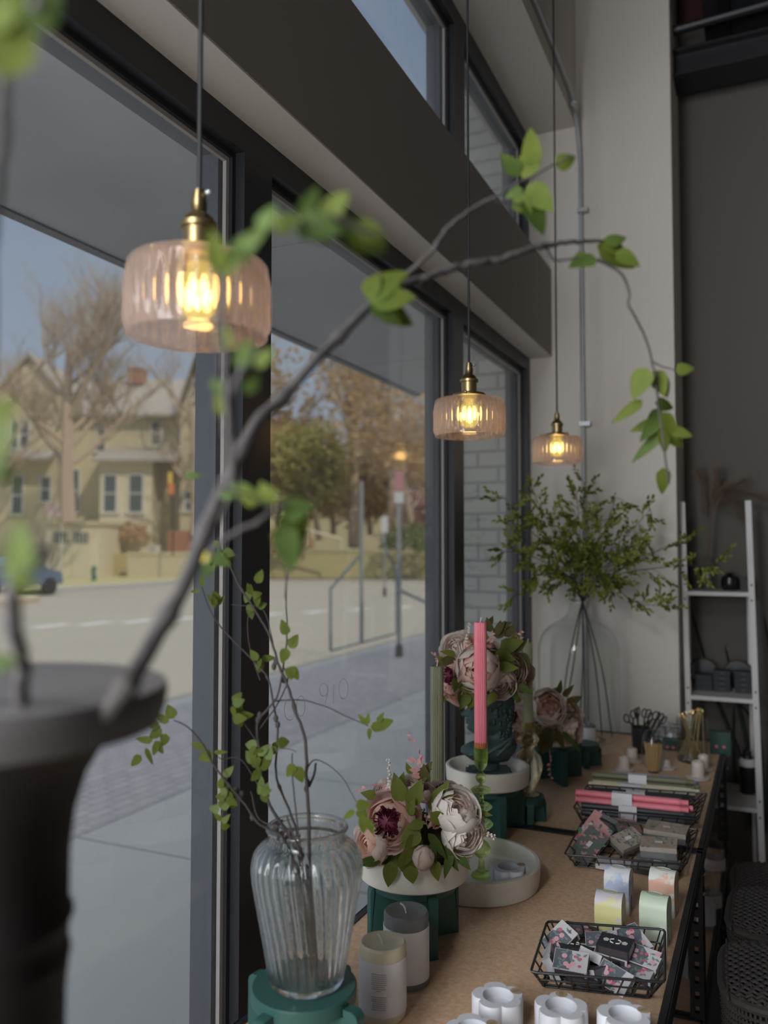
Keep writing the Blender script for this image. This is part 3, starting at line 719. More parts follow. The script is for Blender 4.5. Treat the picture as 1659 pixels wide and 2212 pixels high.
def dish(label, c, z, r, h, rz=0, t=.012, mt='marble', group='marble dishes', floor=.014):
    e = MB().lathe([(r * .93, 0), (r * .965, .003), (r * .985, h * .3), (r, h - .003), (r - .003, h), (r - t + .002, h), (r - t, h - .004), (r - t - .004, floor + .006), (r - t - .012, floor), (0, floor)], 72)
    o = e.build('marble_dish', M[mt]); o.location = (c[0], c[1], z); o.rotation_euler.z = rz
    return tag(o, label, 'dish', group)
RH = .13
c1 = at(657, 2124, z=TZ + RH)
riser('green riser at the bottom edge carrying the ribbed glass vase', c1, RH, .081, .108, R(-10))
c2 = Vector((-.654, 1.590, 0))
riser('green riser under the marble dish of peonies behind the candles', c2, RH, .088, .098, R(46))
dish('marble dish on the green riser filled with the nearest peonies', c2, TZ + RH, .115, .052)
c3 = at(1053, 1690, z=TZ + RH)
riser('green riser under the marble dish holding the dark bust', c3, RH, .09, .11, R(40))
dish('marble dish under the dark green bust', c3, TZ + RH + .0, .119, .052)
c4 = at(1188, 1598, z=TZ + RH)
riser('green riser under the farthest peonies', c4, RH, .09, .115, R(38))
dish('marble dish holding the farthest peonies', c4, TZ + RH, .115, .05)
ct = at(1029, 1905, z=TZ)
dish('large round marble tray on the table holding the green candlestick', ct, TZ, .152, .058, t=.013)
# little green risers
def low_riser(label, c, h, r):
    return riser(label, c, h, r, r * 1.12, R(20))
c5 = at(1142, 1716, z=TZ + .075)
low_riser('low green riser under the gold glass candlestick', c5, .075, .045)
c6 = at(1236, 1640, z=TZ + .03)
c7 = (c4[0] + .075, c4[1] + .22, 0)
low_riser('low green riser half hidden behind the farthest marble dish', c7, .08, .055)

# ================================================================== GLASS VASE ON THE RISER
def ribbed_vase(loc):
    e = thing('ribbed_vase', 'clear ribbed glass vase on the green riser holding leafy twigs', 'vase', loc)
    NR = 30
    o = [(.0, .0), (.045, 0), (.054, .002), (.058, .008), (.0605, .03), (.070, .085), (.079, .135), (.0835, .165), (.0835, .185), (.079, .200), (.070, .211), (.061, .216), (.0585, .219), (.0585, .228), (.062, .231), (.064, .2345), (.062, .238)]
    i = [(.058, .238), (.0555, .235), (.0545, .228), (.0545, .218), (.058, .212), (.067, .207), (.0755, .197), (.080, .184), (.080, .165), (.0755, .135), (.0665, .085), (.057, .03), (.053, .012), (.04, .009), (0, .008)]
    def rf(a, z, k):
        aa = a + z * 1.3
        amp = .0 if z < .012 or z > .214 else min(1, (z - .012) / .02, (.214 - z) / .02) * (.020 if k < len(o) else .012)
        return 1 + amp * math.cos(NR * aa)
    def dens(p, n=3):
        q = []
        for a, b in zip(p[:-1], p[1:]):
            for t in range(n): q.append((a[0] + (b[0] - a[0]) * t / n, a[1] + (b[1] - a[1]) * t / n))
        return q + [p[-1]]
    sm = [(v.x, v.y) for v in smoothpts([(a, b, 0) for a, b in o[2:]], 3)]
    smi = [(v.x, v.y) for v in smoothpts([(a, b, 0) for a, b in i[:-2]], 3)]
    full = o[:2] + sm + smi + i[-2:]
    no = 2 + len(sm)
    def rf2(a, z, k):
        amp = .0 if z < .012 or z > .214 else min(1, (z - .012) / .02, (.214 - z) / .02) * (.032 if k < no else .012)
        return 1 + amp * math.cos(NR * (a + z * 1.2))
    MB().lathe(full, NR * 8, rfun=rf2).build('glass_body', M['glass'], e, smooth=180)
    return e
VZ = TZ + RH
vb = (c1[0] + .002, c1[1] + .004, VZ + .0005)
ribbed_vase(vb)

# ================================================================== FOLIAGE HELPERS
def curve_branch(parent, pts, r0, r1, mt, name='stem', n=7, knots=0, seed=0, sub=5):
    rnd = random.Random(seed); sp = smoothpts(pts, sub); k = len(sp)
    rs = [r0 + (r1 - r0) * i / (k - 1) for i in range(k)]
    for j in range(knots):
        q = rnd.randrange(2, k - 2); rs[q] *= 1.7
    sp = [p + Vector((rnd.uniform(-1, 1), rnd.uniform(-1, 1), rnd.uniform(-1, 1))) * rs[i] * .35 for i, p in enumerate(sp)]
    return MB().tube(sp, rs, n).build(name, mt, parent, world=True)
def P(l, d0, d1=None):
    """pixel polyline -> points, distance running from d0 to d1"""
    d1 = d0 if d1 is None else d1; k = len(l) - 1
    return [at(u, v, d=d0 + (d1 - d0) * i / max(k, 1)) for i, (u, v) in enumerate(l)]
def px_leaf(parent, u, v, ang, Lpx, Wpx, d, mt, tilt=0, face=0, curl=.15):
    """leaf starting at pixel (u,v), pointing at angle ang (deg, 0 = right, 90 = up)"""
    b = at(u, v, d=d); a = R(ang); k = d / F
    dr = RT * math.cos(a) + UP * math.sin(a) + FW * tilt
    nm = -FW + RT * math.sin(R(face)) + UP * .2
    MB().leaf(b, dr, nm, Lpx * k, Wpx * k, curl, 0, 7).build('leaf', mt, parent, world=True, smooth=60)

# twigs in the ribbed vase
tw = thing('leafy_twigs', 'bundle of thin dark twigs with small round green leaves in the ribbed vase', 'branches', (vb[0], vb[1], vb[2] + .012))
D0 = 1.25
rim = lambda u, v: (u, v)
stems = [
    ([(690, 2120), (672, 1960), (668, 1800), (662, 1690), (660, 1600), (640, 1540), (620, 1478), (600, 1430), (585, 1380), (565, 1340), (520, 1270), (492, 1215), (475, 1190)], .0030, .0011, 1.24, 1.20),
    ([(690, 2120), (660, 1960), (640, 1830), (590, 1755), (565, 1680), (558, 1600), (556, 1560), (580, 1530), (600, 1500), (612, 1440), (620, 1370), (618, 1300), (620, 1240)], .0030, .0008, 1.25, 1.22),
    ([(670, 2060), (650, 1930), (620, 1820), (560, 1780), (530, 1740), (490, 1690), (460, 1650), (440, 1610), (405, 1570), (375, 1556)], .0024, .0009, 1.24, 1.18),
    ([(680, 2080), (668, 1940), (642, 1800), (612, 1720), (596, 1670), (600, 1580), (592, 1530), (580, 1470), (560, 1440), (500, 1380), (470, 1345), (450, 1310), (435, 1265)], .0022, .0008, 1.26, 1.24),
    ([(686, 2090), (668, 1950), (646, 1815), (638, 1740), (632, 1680), (631, 1628)], .0014, .0010, 1.22, 1.20),
    ([(592, 1515), (650, 1512), (700, 1525), (750, 1548), (796, 1568)], .0012, .0007, 1.24, 1.22),
    ([(664, 1660), (678, 1642), (705, 1650), (740, 1680), (760, 1715), (776, 1742)], .0012, .0007, 1.24, 1.20),
    ([(668, 1700), (680, 1668), (682, 1648)], .0020, .0016, 1.24, 1.24),
    ([(612, 1440), (622, 1470), (600, 1520), (575, 1555), (557, 1580)], .0011, .0009, 1.245, 1.24),
    ([(560, 1700), (520, 1640), (480, 1640), (465, 1628)], .0009, .0006, 1.23, 1.22),
    ([(590, 1390), (575, 1330), (556, 1310), (520, 1308), (500, 1306)], .0009, .0005, 1.25, 1.27),
    ([(562, 1470), (540, 1400), (535, 1345), (540, 1310)], .0009, .0006, 1.25, 1.26),
    ([(560, 1610), (540, 1580), (525, 1560), (512, 1540)], .0010, .0007, 1.23, 1.22),
    ([(576, 1635), (600, 1618), (625, 1618), (640, 1625)], .0008, .0006, 1.24, 1.22),
    ([(640, 1830), (610, 1790), (560, 1770), (545, 1720), (542, 1710)], .0014, .0009, 1.22, 1.22),
    ([(650, 1850), (632, 1800), (620, 1765)], .0016, .0014, 1.21, 1.21),
]
for i, (l, r0, r1, d0, d1) in enumerate(stems):
    curve_branch(tw, P(l, d0, d1), r0, r1, M['bark'], 'stem', 6, knots=3 if len(l) > 6 else 0, seed=i)
for (u, v) in ((605, 1805), (618, 1812), (626, 1796), (598, 1790), (636, 1822), (557, 1555), (561, 1545), (592, 1440), (596, 1428), (596, 1552), (600, 1566), (664, 1690), (662, 1704), (613, 1468), (545, 1765), (512, 1708), (522, 1716)):
    MB().ell(at(u, v, d=1.235), (.004, .004, .006), 7, 5).build('knot', M['bark'], tw, world=True)
def cluster(u, v, n, L, W, d, seed, spread=18, mats=('leaf', 'leaf', 'leafpale')):
    rnd = random.Random(seed)
    for k in range(n):
        px_leaf(tw, u + rnd.uniform(-spread, spread) * .6, v + rnd.uniform(-spread, spread), rnd.uniform(0, 360), L * rnd.uniform(.8, 1.15), W * rnd.uniform(.8, 1.1), d + rnd.uniform(-.01, .01), M[rnd.choice(mats)], rnd.uniform(-.4, .4), rnd.uniform(-40, 40))
for (u, v, a, L, W) in ((375, 1552, 115, 32, 26), (365, 1560, 150, 34, 18), (345, 1570, 160, 36, 20), (350, 1575, 215, 38, 22), (330, 1600, 175, 38, 16), (335, 1600, 300, 34, 18), (340, 1605, 250, 30, 16), (315, 1615, 290, 42, 12), (305, 1632, 225, 34, 20), (360, 1585, 250, 30, 22), (330, 1595, 60, 30, 20),
                        (445, 1615, 165, 34, 18), (460, 1628, 200, 36, 28), (462, 1625, 0, 30, 10), (620, 1372, 110, 36, 22), (622, 1390, 40, 18, 14), (620, 1400, 250, 36, 24), (626, 1400, 60, 34, 24), (628, 1440, 300, 34, 22), (628, 1440, 270, 30, 26),
                        (790, 1562, 130, 24, 12), (792, 1566, 80, 26, 12), (800, 1570, 0, 40, 22), (812, 1570, 20, 40, 26), (815, 1560, 55, 26, 12), (798, 1572, 270, 28, 10), (768, 1740, 0, 34, 26), (766, 1750, 220, 34, 14), (785, 1760, 270, 44, 22), (795, 1770, 290, 36, 16), (775, 1745, 300, 34, 24),
                        (640, 1655, 290, 40, 26), (636, 1650, 240, 34, 22), (555, 1260, 70, 32, 20), (437, 1268, 95, 30, 12), (432, 1275, 190, 22, 8), (400, 1028, 0, 1, 1)):
    if L > 2: px_leaf(tw, u, v, a, L, W, 1.2, M['leaf'], 0)
cluster(468, 1190, 9, 30, 20, 1.2, 1, 24); cluster(545, 1295, 8, 28, 18, 1.25, 2, 18); cluster(560, 1425, 4, 30, 18, 1.25, 3, 10); cluster(468, 1308, 5, 28, 18, 1.26, 4, 12)
cluster(510, 1535, 8, 30, 22, 1.22, 5, 18); cluster(562, 1640, 12, 32, 24, 1.23, 6, 30); cluster(570, 1710, 5, 30, 20, 1.22, 7, 14, ('leafpale', 'leaf')); cluster(488, 1725, 9, 28, 18, 1.22, 8, 26); cluster(480, 1780, 3, 26, 16, 1.22, 9, 8); cluster(490, 1690, 4, 28, 20, 1.22, 10, 12, ('leafpale',)); cluster(596, 1610, 4, 26, 22, 1.24, 12, 10)

# ================================================================== PEONIES
def peony(parent, c, face, r, style, seed, open_=.6, centre=None):
    """c centre, face = direction the bloom looks, r radius"""
    rnd = random.Random(seed)
    X = frame(c, face)
    mats = style; mb = MB()
    op = open_
    layers = [(5, 1.0, 88 * op + 28, .05, 0), (5, .93, 70 * op + 24, .05, 0), (6, .84, 58 * op + 20, .03, 0), (5, .72, 50 * op + 16, .02, 1), (5, .59, 44 * op + 12, .02, 1), (4, .46, 38 * op + 8, .0, 1), (3, .33, 20, .0, 1)]
    if centre: layers = layers[:5]; mb.cur = 1; mb.ell((0, 0, -r * .25), (r * .66, r * .66, r * .5), 18, 10, X)
    for li, (n, q, tt, fl, mi) in enumerate(layers):
        for k in range(n):
            az = 2 * math.pi * (k + .5 * li) / n + rnd.uniform(-.18, .18); ttop = R(tt * rnd.uniform(.86, 1.12)); tbot = R(150)
            wid = 2 * math.pi / n * rnd.uniform(1.25, 1.5); rq = r * q * rnd.uniform(.96, 1.05); ph = rnd.uniform(0, 6.28); tw = rnd.uniform(-.15, .15)
            nu, nv = 12, 8; vs = []; fs = []
            for i in range(nv + 1):
                t = i / nv
                for j in range(nu + 1):
                    s_ = j / nu * 2 - 1
                    edge = 1 - .26 * s_ * s_ + .035 * math.sin(s_ * 5 + ph)            # rounded, wavy upper edge
                    th = tbot + (ttop - tbot) * t * edge
                    an = az + s_ * wid * .5 * (.45 + .55 * math.sin(math.pi * min(.62, t * .62 + .05))) + tw * t
                    rr = rq * (1 + fl * t ** 3 * 2 + .03 * t * math.sin(s_ * 4 + ph) + .03 * s_ * s_ * t)
                    vs.append((rr * math.sin(th) * math.cos(an), rr * math.sin(th) * math.sin(an), rr * math.cos(th) * .92))
            for i in range(nv):
                for j in range(nu):
                    a = i * (nu + 1) + j; fs.append((a, a + 1, a + nu + 2, a + nu + 1))
            mb.cur = mi; mb.add(vs, fs, X)
    mb.v = [tuple(Vector(p)) for p in mb.v]
    o = mb.build('peony', mats[:2], parent, world=True, smooth=180)
    if centre:
        cm = MB()
        cm.ell((0, 0, r * .12), (r * .40, r * .40, r * .26), 14, 8, X)
        for k in range(70):
            a = rnd.uniform(0, 6.28); q = math.sqrt(rnd.uniform(0, 1)) * .40 * r
            p = Vector((q * math.cos(a), q * math.sin(a), r * .2))
            cm.leaf(X @ p, X.to_3x3() @ Vector((math.cos(a) * .5, math.sin(a) * .5, 1)), X.to_3x3() @ Vector((-math.sin(a), math.cos(a), 0.2)), r * .34, r * .22, rnd.uniform(-.3, .4), 0, 4)
        # centre is a part of the bloom
        ob = cm.build('bloom_centre', centre, o, smooth=60)
        Mi = Matrix.Translation(parent.location) @ Matrix.Rotation(parent.rotation_euler.z, 4, 'Z'); Mi.invert()
        for v in ob.data.vertices: v.co = Mi @ v.co
    return o
def bud(parent, c, face, r, mt, seed):
    rnd = random.Random(seed); X = frame(c, face); mb = MB()
    mb.ell((0, 0, 0), (r * .78, r * .78, r), 16, 12, X)
    for k in range(7):
        az = k * 2.4; vs = []; fs = []
        for i in range(7):
            t = i / 6; th = math.pi * (1 - .86 * t)
            for j in range(6):
                s_ = (j / 5 - .5) * 1.5 * math.sin(math.pi * (.15 + .8 * t)); q = 1.04 + .05 * (k % 3) + .02 * rnd.random() + .08 * t * t
                vs.append((r * .78 * q * math.sin(th) * math.cos(az + s_), r * .78 * q * math.sin(th) * math.sin(az + s_), r * q * math.cos(th) * (.98)))
        for i in range(6):
            for j in range(5): a = i * 6 + j; fs.append((a, a + 1, a + 7, a + 6))
        mb.add(vs, fs, X)
    return mb.build('peony_bud', mt, parent, world=True, smooth=80)
def sprig(parent, pts, mt, L, W, n, seed, name='sprig', stemr=.0009, thick=False):
    rnd = random.Random(seed); sp = smoothpts(pts, 5); mb = MB(); mb.tube(sp, [stemr * (1 - .6 * i / len(sp)) for i in range(len(sp))], 4)
    for k in range(n):
        t = (k + .5) / n; i = int(t * (len(sp) - 1)); p = sp[i]; d = (sp[min(i + 1, len(sp) - 1)] - sp[max(i - 1, 0)]).normalized()
        q = Vector((rnd.uniform(-1, 1), rnd.uniform(-1, 1), rnd.uniform(-1, 1))); q = (q - d * q.dot(d)).normalized()
        if thick: mb.ell(p + q * L * .45, (L * .5 * (1 - .5 * t),) * 3, 6, 4)
        else: mb.leaf(p, (d * .6 + q).normalized(), q.cross(d), L * (1 - .5 * t), W, .1, 0, 3)
    return mb.build(name, mt, parent, world=True, smooth=60)
def arrangement(label, core, rr, flowers, leaves, sprigs, d, group=None, base=None):
    e = thing('peony_arrangement', label, 'flower arrangement', base, 0, group)
    MB().ell(core, (rr, rr, rr * .75), 16, 10).build('foam_core', M['leafbrown'], e, world=True)
    for i, (u, v, rp, dd, fx, fy, fz, st, cen, op) in enumerate(flowers):
        c = at(u, v, d=dd); k = dd / F
        face = RT * fx + UP * fy - FW * fz
        if st == 'bud': bud(e, c, face, rp * k, M['pbeige'], i)
        else: peony(e, c, face, rp * k * 1.06, (M[st[0]], M[st[1]]), i + 3, op, M[cen] if cen else None)
    rnd = random.Random(len(flowers) + int(d * 10))
    for (u, v, a, L, W, mt, *q) in leaves:
        dd = d - .03 if not q else q[0] + .012
        b = at(u, v, d=dd); k = dd / F; an = R(a)
        dr = RT * math.cos(an) + UP * math.sin(an) - FW * rnd.uniform(.0, .5)
        MB().leaf(b, dr, -FW + UP * rnd.uniform(-.2, .6) + RT * rnd.uniform(-.5, .5), L * k, W * k, .2, .4, 7, .2).build('leaf', M[mt], e, world=True, smooth=60)
    for i, (l, mt, L, W, n, th) in enumerate(sprigs):
        sprig(e, [at(u, v, d=d - .03) for u, v in l], M[mt], L, W, n, i, 'sprig' if not th else 'flower_spike', thick=th)
    return e
CR = ('pcream', 'pcream'); IV = ('pwhite', 'pcream'); PK = ('ppink', 'ppeach'); BG = ('pbeige', 'pbeige'); PC = ('pcream', 'ppeach')
A1 = [  # u, v, radius px, distance, face(right, up, towards camera), petals, centre, openness
    (842, 1772, 60, 1.60, -.35, .25, 1, PK, 'pwine', .85), (800, 1822, 42, 1.61, -.9, .1, .8, PC, None, .7), (983, 1752, 46, 1.60, .25, .7, .6, IV, None, .3), (1000, 1802, 44, 1.60, .5, -.1, .8, IV, None, .4),
    (966, 1722, 44, 1.68, .1, 1, .1, BG, 'pwine', .6), (885, 1702, 26, 1.62, -.1, .9, .5, IV, None, .4), (832, 1712, 28, 1.68, -.5, .8, .3, IV, None, .4), (914, 1852, 27, 1.555, .1, .6, .4, 'bud', None, 0),
    (1022, 1770, 28, 1.68, .9, .4, .2, BG, None, .5), (918, 1712, 22, 1.63, .2, .9, .3, BG, None, .4), (868, 1805, 40, 1.66, 0, .2, 1, CR, None, .5), (940, 1790, 30, 1.70, 0, .3, 1, BG, None, .5)]
L1 = [(868, 1732, 105, 62, 36, 'leafolive', 1.57), (885, 1740, 65, 60, 38, 'leafolive', 1.56), (935, 1735, 55, 60, 30, 'leafolive'), (925, 1745, 35, 66, 26, 'leafolive'), (930, 1755, -35, 60, 34, 'leafolive', 1.56), (900, 1800, 250, 70, 44, 'leafolive', 1.56),
      (905, 1790, 225, 60, 44, 'leafolive', 1.555), (872, 1835, 235, 70, 34, 'leafolive'), (850, 1845, 255, 60, 40, 'leafolive'), (845, 1860, 265, 62, 34, 'leafolive', 1.555), (870, 1840, 290, 60, 42, 'leafolive', 1.55), (885, 1870, 280, 40, 34, 'leafolive', 1.545), (830, 1830, 220, 48, 30, 'leafolive'),
      (820, 1860, 175, 56, 22, 'leafdark', 1.57), (935, 1860, 290, 44, 28, 'leafolive', 1.545), (920, 1690, 100, 44, 26, 'leafbrown'), (905, 1688, 60, 50, 26, 'leafbrown'), (890, 1672, 120, 30, 16, 'leafolive'), (900, 1665, 10, 34, 10, 'leafbrown'), (812, 1720, 160, 34, 22, 'leafolive'),
      (925, 1800, 310, 66, 20, 'leafdark', 1.55), (930, 1820, 280, 60, 18, 'leafdark', 1.55), (960, 1830, 300, 60, 20, 'leafdark', 1.56), (975, 1840, 250, 56, 20, 'leafdark', 1.56), (900, 1760, 130, 40, 24, 'leafolive', 1.56), (1025, 1752, -10, 40, 14, 'leafolive'), (885, 1760, 80, 40, 22, 'leafolive', 1.555), (990, 1845, 310, 40, 20, 'leafdark', 1.57), (915, 1775, 200, 40, 24, 'leafolive', 1.55), (860, 1725, 80, 56, 30, 'leafolive', 1.59)]
S1 = [([(840, 1700), (840, 1665), (838, 1638)], 'pwhite', .007, 0, 26, True), ([(1000, 1780), (1040, 1795), (1072, 1810)], 'pcream', .009, 0, 26, True), ([(912, 1660), (905, 1630), (890, 1598), (884, 1582)], 'ppinktip', .016, .005, 9, False),
      ([(845, 1700), (810, 1695), (785, 1705), (772, 1712)], 'ppinktip', .014, .005, 9, False), ([(915, 1680), (902, 1652), (896, 1640)], 'ppinktip', .03, .012, 5, False), ([(925, 1790), (920, 1765), (935, 1760)], 'ppink', .022, .007, 9, False), ([(935, 1790), (945, 1772), (928, 1775)], 'ppinktip', .02, .006, 9, False), ([(900, 1790), (912, 1760), (915, 1745)], 'leafpale', .006, 0, 14, True)]
arrangement('nearest peony arrangement, pink cream and white blooms in a marble dish', (c2[0], c2[1], TZ + RH + .062), .082, A1, L1, S1, 1.64, base=(c2[0], c2[1], TZ + RH + .015))
# ================================================================== CANDLES AND CANDLESTICKS
def fluted(h, r, n=18, amp=.06, top=.004):
    prof = [(r * .94, 0), (r, .003)] + [(r, h * k / 6) for k in range(1, 6)] + [(r, h - .002), (r * .95, h), (0, h - .001)]
    return prof, (lambda a, z, i: 1 + (amp * (abs(math.cos(a * n / 2)) * 2 - 1) if i < len(prof) - 2 else 0))
def taper(name, label, c, h, r, mt, n=18, group=None, tilt=0):
    e = thing(name, label, 'candle', c, 0, group)
    p, f = fluted(h, r, n)
    MB().lathe(p, n * 6, rfun=f).build('wax', M[mt], e, smooth=50)
    MB().tube([(0, 0, h - .002), (.001, 0, h + .006), (.002, .001, h + .012)], .0012, 5).build('wick', M['wick'], e)
    return e
# lime green bubble candlestick on the tray
gc = at(1040, 1893, z=TZ + .0145)
g = thing('glass_candlestick', 'tall lime green bubble glass candlestick standing in the marble tray', 'candlestick', gc)
gd = depth(gc); zc = lambda v: CAMZ + (at(1040, v, d=gd).z - CAMZ) - gc.z
def disc(r, zc_, h): return [(r * .25, zc_ - h), (r * .75, zc_ - h * .6), (r, zc_ - h * .1), (r, zc_ + h * .1), (r * .75, zc_ + h * .6), (r * .25, zc_ + h)]
prof = [(0, 0), (.024, 0), (.0255, .002), (.022, .008), (.010, .016), (.008, .024)]
for (v, r, h) in ((1834, .0225, .022), (1781, .0285, .015), (1744, .0265, .012), (1709, .0255, .010), (1682, .0135, .014)):
    prof += disc(r, zc(v), h)
prof += [(.009, zc(1664)), (.0145, zc(1655)), (.0165, zc(1640)), (.0165, zc(1606)), (.0145, zc(1606)), (.0145, zc(1640)), (.011, zc(1650)), (0, zc(1652))]
MB().lathe(prof, 40).build('glass_stem', M['greenglass'], g, smooth=75)
z0 = gc.z + zc(1618)
taper('taper_candle', 'tall pink fluted candle in the lime green glass candlestick', (gc.x, gc.y, z0), (at(1040, 1346, d=gd).z - z0), .0143, 'waxpink', 20)
# olive candle behind the peonies in its own small holder
b = at(944, 1600, d=2.0); b.z = TZ
hd = thing('candle_holder', 'small olive glass holder behind the nearest peonies', 'candle holder', b)
MB().lathe([(0, 0), (.03, 0), (.03, .004), (.010, .012), (.010, .10), (.017, .105), (.020, .125), (.0185, .125), (.015, .108), (0, .107)], 24).build('glass_foot', M['greenglass'], hd, smooth=70)
b2 = b.copy(); b2.z = TZ + .1075
taper('taper_candle', 'thick olive fluted candle left of the dark bust', b2, at(944, 1438, d=depth((b.x, b.y, 1.5))).z - b2.z, .0155, 'waxolive', 20)
# gold twisted glass candlestick with sage candle
b = Vector((c5.x, c5.y, TZ + .0755)); gd2 = depth(b)
zz = lambda v: at(1140, v, d=gd2).z - b.z
g2 = thing('glass_candlestick', 'smoky gold twisted glass candlestick beside the dark bust', 'candlestick', b)
tw_f = lambda a, z, i: 1 + .10 * math.cos(2 * a + z * 70) + .03 * math.cos(6 * a - z * 50)
MB().lathe([(0, 0), (.026, 0), (.028, .003), (.012, .008), (.016, .012), (.034, zz(1682)), (.040, zz(1655)), (.036, zz(1632)), (.018, zz(1618)), (.022, zz(1608)), (.030, zz(1598)), (.022, zz(1588)), (.018, zz(1584)), (.019, zz(1560)), (.0165, zz(1560)), (.0155, zz(1582)), (0, zz(1584))], 48, rfun=tw_f).build('glass_body', M['amberglass'], g2, smooth=80)
taper('taper_candle', 'sage fluted candle in the smoky gold candlestick right of the bust', (b.x, b.y, b.z + zz(1583)), zz(1390) - zz(1583), .0135, 'waxsage', 18)
# pillar candles
def pillar(label, c, h, r, wax, basewax, wick_dx, paper0, paper1, lines=True, rz=0, group=None):
    e = thing('pillar_candle', label, 'candle', c, rz, group)
    MB().lathe([(r * .97, 0), (r, .003), (r, h - .004), (r - .003, h), (r - .008, h - .001), (r - .012, h - .004), (r * .4, h - .006), (0, h - .006)], 56).build('wax', [M[wax]], e)
    pb = MB().lathe([(r + .0003, paper0), (r + .0012, paper0), (r + .0012, paper1), (r + .0003, paper1)], 56).build('paper_wrap', M['paper'], e)
    if lines:
        m = MB(); rnd = random.Random(5)
        z = paper1 - .016; k = 0
        while z > paper0 + .012:
            if k % 14 not in (9, 10):
                hw = .34 * rnd.uniform(.75, 1) if k % 14 != 8 else .1
                a0 = -hw; n = 10
                vs = []; fs = []
                for j in range(n + 1):
                    a = R(-75) + a0 + 2 * hw * j / n
                    vs += [((r + .0015) * math.cos(a), (r + .0015) * math.sin(a), z), ((r + .0015) * math.cos(a), (r + .0015) * math.sin(a), z + .0012)]
                for j in range(n): fs.append((2 * j, 2 * j + 2, 2 * j + 3, 2 * j + 1))
                m.add(vs, fs)
            z -= .0034; k += 1
        m.build('printed_lines', M['print'], pb, smooth=0)
    MB().tube([(0, 0, h - .008), (-.002, 0, h + .002), (-.006, 0, h + .008), (wick_dx, 0, h + .010)], .0016, 6).build('wick', M['wick'], e)
    return e
cgy = (-.604, 1.432, TZ); ccr = (-.600, 1.318, TZ)
pillar('grey pillar candle in a white paper wrap behind the cream one', cgy, .128, .0415, 'waxgrey', None, -.012, .012, .104, lines=False)
pillar('cream pillar candle in a printed white wrap beside the ribbed vase', ccr, .122, .0400, 'waxcream', None, -.010, .013, .100)
m = MB().lathe([(.0417, 0), (.0417, .0125)], 40)
wc = at(1271, 1634, z=TZ)
e = pillar('small white wrapped pillar candle with dark wax beside the big bottle', (wc.x, wc.y + .02, TZ), .118, .0245, 'waxgrey', None, .002, .008, .108, lines=False)

# ================================================================== BUST
bc = Vector((c3.x + .006, c3.y, TZ + RH + .0145))
bd = depth(bc); bk = bd / F
bu = thing('bust', 'dark green classical bust in profile carrying peonies on its head', 'bust', bc, math.atan2(RT.y, RT.x) )
# local x = right in view, y = away, z up. px offsets relative to the base centre
def bz(v): return (at(1052, v, d=bd).z - bc.z)
def bx_(u): return (u - 1052) * bk
sections = [  # v, x front(left), x back(right), half depth
    (1606 + 62, 1003, 1100, .040), (1650, 1006, 1097, .039), (1648, 1012, 1090, .034), (1640, 1010, 1090, .034),
    (1640, 1012, 1094, .040), (1632, 1000, 1100, .050), (1624, 990, 1106, .058), (1616, 991, 1110, .062), (1608, 1008, 1112, .060), (1602, 1028, 1110, .052), (1596, 1038, 1106, .042), (1588, 1041, 1103, .036), (1576, 1042, 1100, .034)]
m = MB(); vs = []; fs = []; n = 40
def ring(v, uf, ub, hd_, ex_=2.2):
    xf, xb = bx_(uf), bx_(ub); cx_ = (xf + xb) / 2; rx = (xb - xf) / 2
    for k in range(n):
        a = 2 * math.pi * k / n; c, s_ = math.cos(a), math.sin(a)
        vs.append((cx_ + rx * abs(c) ** (2 / ex_) * (1 if c > 0 else -1), hd_ * abs(s_) ** (2 / ex_) * (1 if s_ > 0 else -1), bz(v)))
for s_ in sections[4:]: ring(*s_)
for i in range(len(sections) - 5):
    for k in range(n): l = (k + 1) % n; fs.append((i * n + k, i * n + l, (i + 1) * n + l, (i + 1) * n + k))
fs.append(tuple(range(n - 1, -1, -1)))
m.add(vs, fs)
# head: profile slices (v, front x, back x, half width)
hs = [(1572, 1022, 1096, .033), (1570, 1014, 1098, .034), (1566, 1006, 1099, .036), (1561, 1002, 1100, .039), (1556, 1008, 1102, .041), (1552, 1001, 1103, .043), (1549, 1005, 1103, .044), (1546, 1000, 1104, .045), (1542, 1006, 1105, .046), (1538, 991, 1106, .047), (1534, 991, 1106, .047), (1528, 999, 1106, .048), (1521, 1009, 1106, .0485), (1514, 1004, 1106, .049), (1505, 1004.5, 1105, .049), (1494, 1007, 1102, .047), (1483, 1013, 1097, .043), (1473, 1024, 1088, .034), (1466, 1040, 1074, .018)]
NH = 64
def headring(v, uf, ub, hw):
    xf, xb = bx_(uf), bx_(ub); cx_ = bx_(1052 if v < 1566 else 1056)
    o = []
    vz = bz(1466 + (v - 1466) * 1.113)
    for k in range(NH):
        a = 2 * math.pi * k / NH                    # a = pi is the face
        c, s_ = math.cos(a), math.sin(a)
        xbase = bx_(1005 if v < 1548 else 1005 + (v - 1548) * .35)
        rx = (xb - cx_) if c > 0 else (cx_ - xbase)
        x = cx_ + rx * c; y = hw * s_
        if c < 0:                                    # nose, lips and chin stand out only near the middle of the face
            f = abs(s_); wd_ = .22 if v < 1544 else .42
            if f < wd_: x += (xf - xbase) * (1 - (f / wd_) ** 2)
            if 1517 <= v <= 1527 and .2 < f < .62: x += .006 * math.sin(math.pi * (f - .2) / .42)
        elif v < 1562:                               # curls
            q = 1 + .035 * math.sin(a * 9 + v * .6) * math.sin(v * .42)
            x *= 1; x = cx_ + (x - cx_) * q; y *= q
        o.append((x, y, vz))
    return o
hv = []; hf = []
fine = []
for i in range(len(hs) - 1):
    for t in (0, .5): fine.append(tuple(hs[i][j] * (1 - t) + hs[i + 1][j] * t for j in range(4)))
fine.append(hs[-1])
for s_ in fine: hv += headring(*s_)
